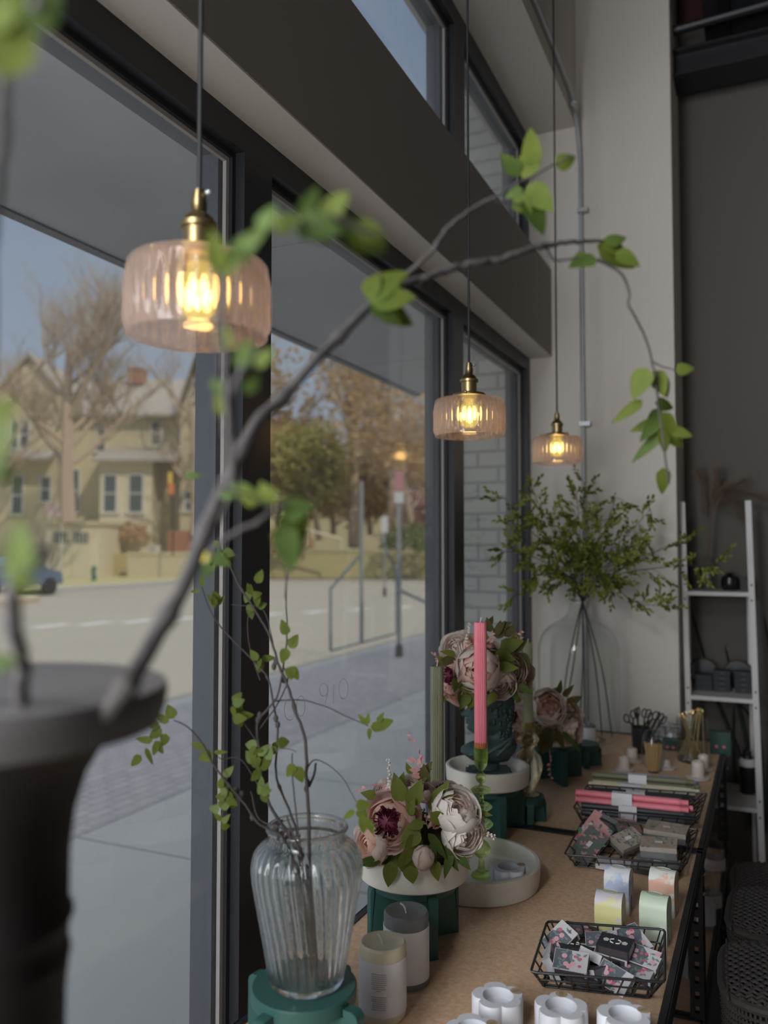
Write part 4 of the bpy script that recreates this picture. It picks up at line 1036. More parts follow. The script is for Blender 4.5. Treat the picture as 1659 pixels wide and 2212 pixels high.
for i in range(len(fine) - 1):
    for k in range(NH): l = (k + 1) % NH; hf.append((i * NH + k, i * NH + l, (i + 1) * NH + l, (i + 1) * NH + k))
hf.append(tuple((len(fine) - 1) * NH + k for k in range(NH)))
m.add(hv, hf)
rnd = random.Random(4)
m.build('figure', M['bust'], bu, smooth=180)
m = MB()
for k in range(170):                                 # curls of hair
    a = rnd.uniform(-1.9, 1.9); v = rnd.uniform(1480, 1600); hw = .046 if v < 1550 else .040
    x = bx_(1056) + bx_(1052 + 46) * math.cos(a) * (1 if v < 1560 else .88); y = hw * math.sin(a)
    if v > 1560 and abs(a) > 1.2: continue
    rr = rnd.uniform(.006, .010); tq = rnd.uniform(0, 6.28)
    pts = [(x + rr * (1 - j / 9) * math.cos(tq + j * .9) * .35 + math.cos(a) * .003, y + rr * (1 - j / 9) * math.cos(tq + j * .9), bz(v) + rr * (1 - j / 9) * math.sin(tq + j * .9)) for j in range(9)]
    m.tube(pts, .0042, 6)
for s_ in (-1, 1):                                   # ears
    m.ell((bx_(1062), s_ * .047, bz(1534)), (.007, .004, .012), 10, 8)
m.build('hair', M['bust'], bu, smooth=180)
m = MB()
for s_ in (-1, 1):
    m.ell((bx_(1011), s_ * .015, bz(1524)), (.005, .007, .004), 10, 8); m.tube([(bx_(1007), s_ * .006, bz(1519)), (bx_(1007.5), s_ * .016, bz(1517)), (bx_(1012), s_ * .026, bz(1519))], .0028, 6)
m.tube([(bx_(1008), -.011, bz(1549.5)), (bx_(1004), -.004, bz(1548)), (bx_(1003.5), 0, bz(1548.6)), (bx_(1004), .004, bz(1548)), (bx_(1008), .011, bz(1549.5))], .0026, 6)
m.tube([(bx_(1008), -.009, bz(1552)), (bx_(1004), 0, bz(1553)), (bx_(1008), .009, bz(1552))], .003, 6)
m.v = [(p[0], p[1], bz(1466) + (p[2] - bz(1466)) * 1.113) for p in m.v]
m.build('face_features', M['bust'], bu, smooth=180)
m = MB()
h0 = bz(1668)
m.prism([(bx_(1004), -.044), (bx_(1100), -.044), (bx_(1100), .044), (bx_(1004), .044)], 0, .018)
m.prism([(bx_(1010), -.038), (bx_(1094), -.038), (bx_(1094), .038), (bx_(1010), .038)], .018, .026)
m.lathe([(.030, .024), (.027, .030), (.030, bz(1640)), (.040, bz(1628))], 32)
m.build('socle', M['bust'], bu, smooth=40)
# drapery fold over the chest
m = MB(); m.tube([(bx_(1096), -.05, bz(1585)), (bx_(1070), -.060, bz(1600)), (bx_(1040), -.058, bz(1618)), (bx_(1005), -.045, bz(1622))], [.004, .007, .008, .004], 8)
m.tube([(bx_(1104), -.03, bz(1575)), (bx_(1090), -.055, bz(1596)), (bx_(1062), -.060, bz(1622))], [.004, .007, .004], 8)
m.build('drapery', M['bust'], bu)
# peonies on the head
B1 = [(1030, 1446, 46, 2.12, -.25, .1, 1, PC, None, .35), (978, 1458, 34, 2.14, -.7, .1, .8, PK, 'pwine', .7), (984, 1490, 30, 2.15, -.5, -.3, .8, PK, None, .6), (988, 1402, 36, 2.20, -.5, .5, .7, CR, None, .6), (1020, 1398, 28, 2.16, 0, .7, .8, PC, None, .6),
      (1098, 1448, 38, 2.17, .3, .2, 1, BG, None, .5), (1128, 1462, 30, 2.22, .7, 0, .6, BG, None, .5), (1078, 1478, 34, 2.13, .1, -.4, 1, BG, None, .6), (1062, 1420, 30, 2.2, 0, .5, 1, CR, None, .5), (1050, 1460, 34, 2.25, 0, 0, 1, CR, None, .5)]
BL = [(1075, 1380, 80, 40, 26, 'leafbrown'), (1060, 1365, 110, 34, 20, 'leafbrown'), (1090, 1375, 50, 36, 20, 'leafbrown'), (1068, 1372, 60, 40, 18, 'leafbrown'), (1080, 1400, 20, 52, 34, 'leafolive', 2.14), (1070, 1410, 340, 46, 34, 'leafolive', 2.13), (1075, 1440, 0, 44, 26, 'leafolive', 2.1), (1105, 1405, 30, 40, 22, 'leafbrown'), (1120, 1410, 300, 50, 30, 'leafbrown', 2.16),
      (985, 1415, 160, 36, 16, 'leafolive', 2.12), (980, 1420, 205, 44, 22, 'leafbrown', 2.12), (960, 1430, 140, 24, 14, 'leafolive', 2.12), (990, 1462, 250, 34, 22, 'leafolive', 2.1), (985, 1470, 320, 40, 16, 'leafolive', 2.1), (1015, 1500, 230, 40, 22, 'leafolive', 2.1), (1025, 1495, 250, 40, 26, 'leafolive', 2.1), (1060, 1500, 240, 34, 22, 'leafolive', 2.1), (1072, 1498, 220, 34, 20, 'leafolive', 2.1),
      (1100, 1480, 300, 44, 18, 'leafdark', 2.12), (1120, 1480, 330, 36, 16, 'leafdark', 2.12), (1000, 1490, 260, 36, 20, 'leafolive', 2.11), (1045, 1385, 100, 36, 22, 'leafolive'), (1105, 1390, 70, 30, 18, 'leafolive'), (1055, 1350, 60, 22, 14, 'leafbrown'), (1082, 1355, 30, 26, 16, 'leafbrown'), (965, 1500, 250, 20, 14, 'leafolive')]
BS = [([(1005, 1390), (1012, 1360), (1014, 1345)], 'pcream', .008, 0, 24, True), ([(1090, 1395), (1110, 1375), (1128, 1362)], 'ppinktip', .018, .006, 9, False), ([(1095, 1385), (1115, 1385), (1130, 1378)], 'ppinktip', .018, .006, 9, False), ([(955, 1430), (942, 1418), (932, 1412)], 'ppinktip', .016, .006, 7, False),
      ([(1060, 1400), (1058, 1380), (1066, 1365)], 'ppinktip', .018, .007, 8, False), ([(1040, 1370), (1036, 1345), (1040, 1335)], 'ppinktip', .012, .004, 6, False), ([(1110, 1400), (1130, 1408)], 'leafolive', .02, .01, 6, False), ([(985, 1395), (975, 1378)], 'pcream', .006, 0, 14, True)]
tc_ = at(1050, 1440, d=2.23)
arrangement('peony arrangement resting on the head of the dark bust', tc_, .075, B1, BL, BS, 2.19, base=(tc_.x, tc_.y, bc.z + bz(1500)))
# farthest arrangement
cc = (c4.x, c4.y, TZ + RH + .07)
D1 = [(1182, 1528, 36, 2.60, .1, .5, 1, PC, 'ppeach', .45), (1228, 1552, 32, 2.66, .5, .2, .8, BG, None, .6), (1238, 1580, 26, 2.64, .6, -.1, .8, BG, None, .6), (1112, 1548, 26, 2.62, -.7, .2, .8, PK, 'pwine', .7), (1122, 1580, 26, 2.62, -.5, -.3, .8, PK, None, .6), (1122, 1515, 18, 2.64, -.3, .7, .7, CR, None, .6), (1160, 1560, 26, 2.7, 0, 0, 1, CR, None, .5), (1200, 1575, 26, 2.66, 0, 0, 1, BG, None, .5)]
DL = [(1150, 1570, 230, 40, 24, 'leafolive', 2.58), (1155, 1565, 260, 50, 26, 'leafolive', 2.58), (1180, 1570, 280, 46, 26, 'leafbrown', 2.56), (1190, 1575, 250, 44, 24, 'leafbrown', 2.56), (1200, 1580, 300, 44, 18, 'leafbrown', 2.56), (1215, 1580, 310, 44, 14, 'leafdark', 2.57), (1170, 1585, 270, 44, 26, 'leafbrown', 2.56), (1205, 1500, 80, 34, 14, 'leafbrown'), (1215, 1505, 50, 36, 14, 'leafbrown'), (1200, 1510, 120, 30, 12, 'leafbrown'), (1225, 1520, 30, 36, 20, 'leafbrown'),
      (1120, 1525, 90, 22, 14, 'leafolive'), (1190, 1500, 60, 20, 12, 'leafolive'), (1215, 1530, 280, 30, 20, 'leafbrown', 2.6), (1150, 1600, 250, 30, 16, 'leafolive', 2.57), (1235, 1595, 300, 36, 12, 'leafdark'), (1185, 1600, 240, 30, 20, 'leafbrown', 2.56)]
DS = [([(1152, 1500), (1152, 1478), (1153, 1458)], 'pwhite', .009, 0, 24, True), ([(1185, 1600), (1188, 1640), (1190, 1685)], 'ppinktip', .020, .009, 13, False), ([(1185, 1570), (1178, 1595), (1166, 1620)], 'ppinktip', .014, .006, 9, False), ([(1215, 1520), (1235, 1505), (1252, 1492)], 'ppinktip', .014, .005, 8, False), ([(1210, 1525), (1225, 1520), (1240, 1515)], 'ppinktip', .02, .008, 8, False), ([(1160, 1500), (1175, 1495), (1188, 1496)], 'yellowtip', .010, .004, 14, False)]
arrangement('farthest peony arrangement with trailing pink sprigs in a marble dish', cc, .07, D1, DL, DS, 2.66, base=(c4.x, c4.y, TZ + RH + .016))

# ================================================================== FLOWER SHAPED TEALIGHT HOLDERS
def flower_holder(label, c, r=.044, h=.040, rz=0, group='flower shaped tealight holders', tagged=True):
    e = thing('tealight_holder', label, 'tealight holder', c, rz, group)
    n = 60; lob = []
    for k in range(n):
        a = 2 * math.pi * k / n
        lob.append(.76 * r + .24 * r * abs(math.cos(2.5 * a)) ** .6)
    vs = []; fs = []
    ri = r * .58
    rings = [(1.0, 0), (1.0, h - .0025), (.965, h), ('i', h), ('i', h - .018)]
    for sc, z in rings:
        for k in range(n):
            a = 2 * math.pi * k / n; q = (lob[k] * sc if sc != 'i' else ri)
            vs.append((q * math.cos(a), q * math.sin(a), z))
    for i in range(len(rings) - 1):
        for k in range(n): l = (k + 1) % n; fs.append((i * n + k, i * n + l, (i + 1) * n + l, (i + 1) * n + k))
    fs.append(tuple(range(n - 1, -1, -1))); fs.append(tuple((len(rings) - 1) * n + k for k in range(n)))
    MB().add(vs, fs).build('ceramic_body', M['white'], e, smooth=50)
    if tagged:
        m = MB(); m.lathe([(.0098, 0), (.0098, .0006), (0, .0006)], 24, Matrix.Translation((r * .77, .0, h + .0002)))
        st = m.build('kraft_sticker', M['kraft'], e)
        m = MB(); rnd = random.Random(1)
        for q in range(5):
            x = r * .77 - .006 + q * .0028
            m.tube([(x, -.004, h + .001), (x + .001, -.001 + rnd.uniform(-.001, .001), h + .001), (x - .0005, .0005, h + .001), (x + .001, .0035, h + .001)], .00022, 3)
        m.build('sticker_print', M['black'], st)
    return e
M['kraft'] = mat('kraft_sticker', (.42, .30, .19), .7)
hl = [((1076, 2150), 'flower shaped white tealight holder at the left of the front row', .35), ((1212, 2172), 'flower shaped white tealight holder in the middle of the front row', 1.35), ((1350, 2190), 'flower shaped white tealight holder at the right end, nearest the black wire basket corner', .30)]
for (u, v), l, rz in hl:
    c = at(u, v, z=TZ + .047); c.z = TZ + .0003
    flower_holder(l, c, .0445, .047, YAW + rz)
c = at(1022, 2222, z=TZ + .047); c.z = TZ + .0003
flower_holder('flower shaped white tealight holder cut by the bottom edge of the picture', c, .0445, .047, YAW + .4)
c = at(1098, 1872, z=TZ + .066); c.z = TZ + .0148
flower_holder('white flower shaped tealight holder standing in the marble tray', c, .042, .052, YAW + .3)
c = at(1035, 1884, z=TZ + .05); c.z = TZ + .0148
e = thing('tealight_holder', 'small white tealight holder behind the other one in the marble tray', 'tealight holder', (c.x - .045, c.y - .06, c.z), 0)
MB().lathe([(.018, 0), (.02, .002), (.02, .022), (.013, .026), (.015, .034), (.013, .035), (.011, .028), (0, .027)], 28).build('ceramic_body', M['white'], e)
# arched ceramic candle holders
def arch(label, c, cols, rz, w=.054, h=.092, dp=.050):
    e = thing('arch_holder', label, 'candle holder', c, rz, 'arched marbled holders')
    outer = [(-dp / 2, 0)] + [(dp / 2 * math.cos(t) * (1), (h - dp / 2) + dp / 2 * math.sin(t)) for t in [math.pi - k * math.pi / 24 for k in range(25)]] + [(dp / 2, 0)]
    ri = dp * .2; zi = .026
    inner = [(ri, 0)] + [(ri * math.cos(t), zi + ri * math.sin(t)) for t in [k * math.pi / 12 for k in range(13)]] + [(-ri, 0)]
    poly = outer + inner
    # flat top well: the arch is a prism along x
    X = Matrix(((0, 0, 1, 0), (1, 0, 0, 0), (0, 1, 0, 0), (0, 0, 0, 1)))
    mm = MB(); n1 = len(outer); n2 = len(inner)
    # faces: strip between outer and inner on both sides
    vs = [(x, y, -w / 2) for x, y in poly] + [(x, y, w / 2) for x, y in poly]; N = len(poly)
    fs = [(i, (i + 1) % N, N + (i + 1) % N, N + i) for i in range(N)]
    import mathutils.geometry as G
    tri = G.tessellate_polygon([[Vector((x, y, 0)) for x, y in poly]])
    for t in tri: fs.append(tuple(t)); fs.append(tuple(N + k for k in reversed(t)))
    mm.add(vs, fs, X)
    mm.build('ceramic_body', cols, e, smooth=40)
    MB().lathe([(.0175, -.0012), (.0185, .0006), (.0170, .0008), (.0150, -.0008), (0, -.0010)], 28, Matrix.Translation((0, 0, h)) @ Matrix.Diagonal((.95, .55, 1, 1))).build('candle_well', M['wellwhite'], e)
    return e
M['wellwhite'] = mat('pale_glaze_well', (.40, .42, .36), .5)
def swirl(name, a, b, sc=9): return mat(name, a, .5, noise_=(sc * 1.9, b, .05))
A = [((1334, 1972), 'pale blue marbled arched holder, behind the yellow one', swirl('blue_marbled', (.42, .50, .66), (.66, .66, .66), 14)), ((1432, 1978), 'peach and white marbled arched holder, behind the green one', swirl('peach_marbled', (.70, .42, .31), (.66, .68, .62), 12)),
     ((1315, 2034), 'yellow and lilac marbled arched holder nearest the left', swirl('yellow_marbled', (.66, .62, .28), (.60, .54, .58), 12)), ((1414, 2040), 'pale green arched holder touching the front basket rim', swirl('green_marbled', (.52, .60, .46), (.62, .66, .54), 8))]
for (u, v), l, mt in A:
    c = at(u, v, z=TZ); c.y += .022; c.z = TZ
    arch(l, c, mt, R(-3) + random.uniform(-.06, .06))
# ================================================================== WIRE BASKETS
def basket(label, cs_base, cs_rim, h, nx=7, ny=5, r=.0017):
    """cs_*: four corners (back-left, back-right, front-right, front-left) on the table and at the rim"""
    ctr = sum((Vector(c) for c in cs_base), Vector()) / 4
    e = thing('wire_basket', label, 'basket', (ctr.x, ctr.y, TZ), 0, 'black wire baskets')
    B = [Vector((c[0], c[1], TZ + .003)) for c in cs_base]; T = [Vector((c[0], c[1], TZ + h)) for c in cs_rim]
    def loop(C, rr, nm):
        q = []
        for i in range(4):
            a, b, c = C[i - 1], C[i], C[(i + 1) % 4]
            p1 = b + (a - b).normalized() * .010; p2 = b + (c - b).normalized() * .010
            q += [p1, (p1 + p2) / 4 + b / 2, p2]
        MB().tube(q, rr, 8, closed=True).build(nm, M['blackmetal'], e, world=True)
    loop(T, r * 1.5, 'rim'); loop([T[i].lerp(B[i], .5) for i in range(4)], r, 'middle_ring'); loop(B, r, 'bottom_ring')
    for s_ in range(4):
        nn = nx if s_ in (0, 2) else ny
        a, b, c, d_ = T[s_], T[(s_ + 1) % 4], B[s_], B[(s_ + 1) % 4]
        m = MB()
        for k in range(nn + 1):
            t = (k + .25) / (nn + .5); m.tube([a.lerp(b, t), c.lerp(d_, t)], r, 6)
        m.build('side_wires', M['blackmetal'], e, world=True)
    m = MB()
    for k in range(nx + 1): t = (k + .25) / (nx + .5); m.tube([B[0].lerp(B[1], t), B[3].lerp(B[2], t)], r, 6)
    for k in range(ny + 1): t = (k + .25) / (ny + .5); m.tube([B[0].lerp(B[3], t), B[1].lerp(B[2], t)], r, 6)
    m.build('floor_grid', M['blackmetal'], e, world=True)
    return e, B, T
def corners(l, z): return [at(u, v, z=z) for u, v in l]
H1 = .055
b1, B1c, T1c = basket('black wire basket of matchboxes at the front of the table', corners([(1208, 2050), (1418, 2068), (1405, 2160), (1168, 2133)], TZ), corners([(1182, 1990), (1436, 2008), (1436, 2122), (1146, 2100)], TZ + H1), H1, 7, 5)
H2 = .055
b2, B2c, T2c = basket('black wire basket of card decks and small boxes, the middle basket', corners([(1312, 1800), (1478, 1815), (1465, 1895), (1238, 1872)], TZ), corners([(1262, 1768), (1508, 1792), (1482, 1868), (1219, 1846)], TZ + H2), H2, 8, 5)
H3 = .055
b3, B3c, T3c = basket('black wire basket of wrapped taper candles, the farthest basket', corners([(1300, 1725), (1500, 1740), (1478, 1805), (1258, 1785)], TZ), corners([(1270, 1695), (1527, 1714), (1508, 1770), (1238, 1746)], TZ + H3), H3, 8, 5)

# ---- matchboxes
fl_r = mat('printed_rose', (.62, .12, .18), .6); fl_p = mat('printed_pink', (.70, .38, .42), .6); fl_g = mat('printed_grey_leaf', (.20, .24, .24), .6); fl_g2 = mat('printed_slate', (.12, .13, .15), .6); fl_w = mat('printed_cream', (.60, .56, .50), .6)
boxw = mat('white_card', (.56, .54, .55), .6); boxk = mat('black_card', (.022, .024, .03), .5); strike = mat('striker_strip', (.06, .045, .045), .9)
def bloom(mb, x, y, r, n=6, z=0, s0=0):
    for k in range(n):
        a = k * 2 * math.pi / n + s0
        mb.lathe([(r * .48, 0), (0, .0001)], 8, Matrix.Translation((x + r * .5 * math.cos(a), y + r * .5 * math.sin(a), z)))
def matchbox(label, c, rot, dark, seed, L=.062, W=.044, H=.017, group='matchboxes in the front basket'):
    """rot = euler angles"""
    rnd = random.Random(seed)
    e = thing('matchbox', label, 'matchbox', c, 0, group); e.rotation_euler = rot
    t = .0006
    m = MB().box((-L / 2, -W / 2, H - t), (L / 2, W / 2, H)).box((-L / 2, -W / 2, 0), (L / 2, W / 2, t)).box((-L / 2, -W / 2, t), (L / 2, -W / 2 + t, H - t)).box((-L / 2, W / 2 - t, t), (L / 2, W / 2, H - t))
    sl = m.build('sleeve', boxk if dark else boxw, e, smooth=0)
    MB().box((-L / 2 + .001, -W / 2 + t, t), (L / 2 - .001, W / 2 - t, H - t)).build('tray', boxw, e, smooth=0)
    MB().box((-L / 2 + .004, -W / 2 - .0002, .002), (L / 2 - .004, -W / 2, H - .002)).build('striker', strike, e, smooth=0)
    if dark == 2:
        m = MB()
        for s_ in (-1, 1):
            bloom(m, s_ * L * .28, .001, .006, 5, H + .0003, .4)
            m.tube([(s_ * .002, -.006, H + .0003), (s_ * .008, -.004, H + .0003), (s_ * .010, .004, H + .0003), (s_ * .004, .007, H + .0003)], .0014, 4)
        m.build('printed_blossom', fl_w, sl, smooth=0)
    else:
        g = MB(); p = MB(); q = MB(); h_ = MB()
        h_.prism([(-L / 2 + .001, -W / 2 + .001), (L * rnd.uniform(-.1, .3), -W / 2 + .001), (L * rnd.uniform(0, .35), W * .1), (L * rnd.uniform(-.2, .3), W / 2 - .001), (-L / 2 + .001, W / 2 - .001)], H, H + .0001)
        h_.build('printed_ground', fl_g2, sl, smooth=0)
        for k in range(16):
            x, y = rnd.uniform(-L * .4, L * .4), rnd.uniform(-W * .38, W * .38)
            g.leaf((x, y, H + .0002), (rnd.uniform(-1, 1), rnd.uniform(-1, 1), 0), (0, 0, 1), .011, .005, 0, 0, 3, 0)
        for k in range(4): bloom(p, rnd.uniform(-L * .36, L * .36), rnd.uniform(-W * .33, W * .33), .0055, 6, H + .0004, k)
        for k in range(3): bloom(q, rnd.uniform(-L * .3, L * .3), rnd.uniform(-W * .25, W * .25), .0035, 5, H + .0006, k)
        g.build('printed_leaves', fl_g, sl, smooth=0); p.build('printed_blossom', fl_p, sl, smooth=0); q.build('printed_rose', fl_r, sl, smooth=0)
    return e
mbx = [  # pixel centre, height of centre above table, euler (deg), dark?
    ((1212, 2028), .036, (18, -32, 48), 0, 'floral matchbox propped against the back left of the front basket'),
    ((1253, 2018), .022, (6, 4, 4), 1, 'black matchbox lying flat at the back of the front basket'),
    ((1240, 2050), .026, (-8, 4, 22), 2, 'black matchbox with cream blossoms left of centre in the front basket'),
    ((1184, 2074), .022, (62, 0, 100), 0, 'white edged floral matchbox standing on its side at the left end of the front basket'),
    ((1234, 2080), .030, (24, 0, 3), 0, 'floral matchbox facing out at the front left of the front basket'),
    ((1302, 2036), .034, (12, -8, 12), 0, 'floral matchbox under the top black matchbox'),
    ((1330, 2044), .044, (8, 0, -6), 2, 'black matchbox with two cream blossoms on top of the pile'),
    ((1322, 2062), .026, (6, 5, -2), 0, 'white matchbox beneath the black one with two cream blossoms'),
    ((1370, 2032), .036, (14, 20, -46), 0, 'pale floral matchbox leaning at the back right of the front basket'),
    ((1392, 2072), .026, (20, 3, -14), 0, 'grey floral matchbox at the front right of the front basket'),
    ((1302, 2104), .012, (70, 0, 55), 1, 'black matchbox wedged on edge at the front middle of the front basket'),
    ((1328, 2112), .014, (40, 10, -20), 0, 'small floral matchbox low at the front middle of the front basket'),
    ((1262, 2108), .010, (6, 0, 4), 1, 'black matchbox under the front left floral one'),
    ((1376, 2100), .012, (10, 0, -10), 0, 'white matchbox at the bottom right of the front basket'),
    ((1282, 2070), .016, (10, 30, 80), 0, 'floral matchbox on edge between the front left box and the pile')]
for i, ((u, v), hh, ro, dk, lb) in enumerate(mbx):
    c = at(u, v, z=TZ + hh); matchbox(lb, (c.x, c.y, c.z - .0075), tuple(R(a) for a in ro), dk, i)

# ---- decks and boxes in the middle basket
def card_box(label, c, rot, L, W, H, body, printm, seed, wrapped=True):
    rnd = random.Random(seed)
    e = thing('card_box', label, 'box', c, 0, 'decks and boxes in the middle basket'); e.rotation_euler = tuple(R(a) for a in rot)
    MB().box((-L / 2, -W / 2, -H / 2), (L / 2, W / 2, H / 2 - .003)).build('box_base', body, e, smooth=0)
    ld = MB().box((-L / 2 - .0008, -W / 2 - .0008, H / 2 - .012), (L / 2 + .0008, W / 2 + .0008, H / 2)).build('lid', printm[0], e, smooth=0)
    for k, mt in enumerate(printm[1:]):
        m = MB()
        for j in range(16 if k < 2 else 8):
            x, y = rnd.uniform(-L * .44, L * .44), rnd.uniform(-W * .42, W * .42)
            m.leaf((x, y, H / 2 + .0003 + k * .0002), (rnd.uniform(-1, 1), rnd.uniform(-1, 1), 0), (0, 0, 1), L * .16, L * .07, 0, 0, 3, 0)
        m.build('print_' + ('leaves', 'blossom', 'accent')[k], mt, ld, smooth=0)
    MB().box((-.009, -.005, H / 2 + .0009), (.009, .005, H / 2 + .0012)).build('price_label', M['paper'], ld, smooth=0)
    if wrapped: MB().box((-L / 2 - .0015, -W / 2 - .0015, -H / 2 - .001), (L / 2 + .0015, W / 2 + .0015, H / 2 + .0016)).build('clear_wrap', M['thinglass'], e, smooth=0)
    return e
peachc = mat('peach_card', (.46, .38, .32), .6); greyc = mat('grey_green_print', (.24, .27, .23), .6); salm = mat('salmon_print', (.60, .30, .24), .6); dgreen = mat('print_green', (.08, .22, .13), .6); pinkc = mat('pink_card', (.62, .30, .32), .6); greyb = mat('grey_card', (.17, .165, .16), .6)
card_box('large pastel patterned box at the back right of the middle basket', at(1440, 1798, z=TZ + .045), (3, 0, -4), .105, .07, .028, greyb, (peachc, greyc, salm), 1)
card_box('small pastel patterned box at the front right of the middle basket', at(1424, 1832, z=TZ + .048), (6, -3, 2), .085, .06, .030, greyb, (peachc, greyc, salm), 2)
card_box('pastel patterned box leaning in the centre of the middle basket', at(1356, 1818, z=TZ + .040), (22, -12, 48), .075, .052, .024, greyb, (peachc, greyc, greyb), 3)
card_box('narrow dark edged deck leaning left of the centre box', at(1326, 1796, z=TZ + .052), (10, 58, 62), .080, .05, .018, boxk, (greyb, fl_w, greyc), 4)
card_box('pink and green floral deck leaning against the left back corner', at(1286, 1800, z=TZ + .050), (30, -34, 60), .105, .068, .016, pinkc, (pinkc, dgreen, salm, fl_w), 5)
card_box('green leafed deck in front of the pink floral deck', at(1272, 1828, z=TZ + .036), (26, -26, 64), .095, .055, .018, greyb, (greyb, dgreen, pinkc), 6)
card_box('dark box lying on the floor of the middle basket', at(1420, 1872, z=TZ + .018), (0, 0, -3), .10, .06, .024, boxk, (greyb, greyc), 7)
card_box('white edged booklet lying at the front of the middle basket', at(1325, 1868, z=TZ + .014), (0, 3, 4), .08, .05, .014, boxw, (boxw, fl_p), 8, False)
card_box('pink deck peeping out between the leaning decks', at(1352, 1785, z=TZ + .036), (12, 10, 30), .07, .05, .016, pinkc, (pinkc, fl_w), 9)

# ---- taper candle bundles in the farthest basket
def bundle(label, pl, pr_, n, r, wax, band, bandt=(.40, .56), lines=True):
    a, b = Vector(pl), Vector(pr_); e = thing('candle_bundle', label, 'candles', (a + b) / 2, 0, 'wrapped taper candle bundles')
    d_ = (b - a).normalized(); s_ = d_.cross(Vector((0, 0, 1))).normalized(); up = s_.cross(d_)
    offs = [(0, 0), (1.05, .0), (.52, .92)][:n] if n <= 3 else [(0, 0), (1.05, 0), (.0, 1.0), (1.05, 1.0)]
    for k, (ox, oz) in enumerate(offs):
        o = s_ * (-(ox - .5) * 2 * r) + up * (oz * 2 * r); ext = d_ * (.012 if k % 2 else 0)
        m = MB(); nf = 14; ll = (b - a).length
        prof = [(r * .95, 0), (r, .002), (r, ll - .03), (r, ll - .024), (r * .82, ll - .022), (r * .80, ll - .001), (0, ll)]
        m.lathe(prof, nf * 3, frame(a + o + ext, d_), rfun=lambda an, z, i: 1 + .04 * math.cos(an * nf)); m.build('taper_candle', M[wax], e, world=True, smooth=60)
    m = MB(); t0, t1 = bandt; hw = r * 2.15; q0 = a.lerp(b, t0); q1 = a.lerp(b, t1); top = up * (r + (2 * r if n > 2 else 0) + .001); bot = -up * (r + .001)
    L_ = s_ * hw
    m.add([q0 + L_ + bot, q0 + L_ * 1.0 + top * .6, q0 + L_ * .5 + top, q0 - L_ * .5 + top, q0 - L_ + top * .6, q0 - L_ + bot] + [q1 + L_ + bot, q1 + L_ * 1.0 + top * .6, q1 + L_ * .5 + top, q1 - L_ * .5 + top, q1 - L_ + top * .6, q1 - L_ + bot],
          [(i, i + 6, i + 7, i + 1) for i in range(5)] + [(5, 11, 6, 0)])
    bd_ = m.build('paper_band', M['paper'], e, world=True, smooth=0)
    m = MB(); rnd = random.Random(int(a.x * 1000) % 97)
    mid = a.lerp(b, (t0 + t1) / 2)
    fr = -s_ if (-s_).y < 0 else s_
    pts = [mid + d_ * (k * .0022 - .014) + top * 1.0 + up * .001 + fr * (hw * .2 + math.sin(k * 1.7) * .003) for k in range(14)]
    m.tube(pts, .0005, 4); m.build('script_print', M['print'], bd_, world=False) if False else None
    ob = m.build('script_print', M['print'], bd_)
    for v in ob.data.vertices: v.co -= e.location
    return e
def lr(ul, vl, ur, vr, dz): return at(ul, vl, z=TZ + dz), at(ur, vr, z=TZ + dz)
r_ = .0092
a, b = lr(1256, 1752, 1500, 1775, .030); bundle('charcoal taper candle bundle at the front of the farthest basket', a, b, 3, r_, 'waxblack', 0, (.34, .50))
a, b = lr(1244, 1724, 1488, 1748, .060); bundle('pink taper candle bundle on top of the farthest basket', a, b, 3, .0092, 'waxpink', 0, (.33, .51))
a, b = lr(1268, 1708, 1494, 1726, .045); bundle('dark grey taper candle bundle behind the pink one', a, b, 2, .0090, 'waxblack', 0, (.38, .56))
a, b = lr(1272, 1692, 1502, 1712, .048); bundle('cream taper candle bundle in the farthest basket', a, b, 2, .0088, 'waxcream', 0, (.30, .50))
a, b = lr(1280, 1684, 1500, 1702, .050); bundle('olive taper candle bundle at the back of the farthest basket', a, b, 3, .0090, 'waxolive', 0, (.36, .54))
lil = mat('lilac_paper', (.56, .52, .58), .7); blu = mat('pale_blue_paper', (.40, .46, .60), .7)
for (u0, v0, u1, v1, mt, lb) in ((1320, 1668, 1408, 1676, lil, 'lilac paper strip lying behind the candle bundles, left one'), (1422, 1676, 1505, 1690, blu, 'pale blue paper strip lying behind the candle bundles, right one')):
    p = at(u0, v0, z=TZ + .030); q = at(u1, v1, z=TZ + .030)
    e = thing('paper_packet', lb, 'packet', ((p + q) / 2).xy.to_3d() + Vector((0, 0, TZ)), math.atan2((q - p).y, (q - p).x))
    L_ = (q - p).length
    MB().box((-L_ / 2, -.02, 0.0), (L_ / 2, .02, .030)).build('packet_body', mt, e, smooth=0)
    MB().box((-L_ * .3, -.0205, .008), (L_ * .2, -.02, .012)).build('printed_line', M['print'], e, smooth=0)

# ================================================================== BACK OF THE TABLE
# demijohn
dj = at(1258, 1583, z=TZ); dj.y = min(dj.y, 3.53); dj = Vector((-.690, 3.500, TZ))
D = depth(dj); dz_ = lambda v: at(1258, v, d=D).z - TZ
dm = thing('glass_demijohn', 'large clear glass demijohn bottle against the white wall', 'bottle', dj)
rb = 86 * D / F
pf = [(0, .0), (rb * .5, .0), (rb * .86, .002), (rb * .97, .018), (rb, .05), (rb, dz_(1440)), (rb * .995, dz_(1400)), (rb * .95, dz_(1382)), (rb * .84, dz_(1364)), (rb * .66, dz_(1350)), (rb * .45, dz_(1341)), (rb * .30, dz_(1330)), (rb * .21, dz_(1312)), (rb * .18, dz_(1296)), (rb * .22, dz_(1294)), (rb * .22, dz_(1289))]
pfi = [(max(r - .005, 0), z + (.005 if k < 3 else 0)) for k, (r, z) in enumerate(pf)][::-1]
sp = [(p.x, p.y) for p in smoothpts([(a, b, 0) for a, b in pf], 3)]
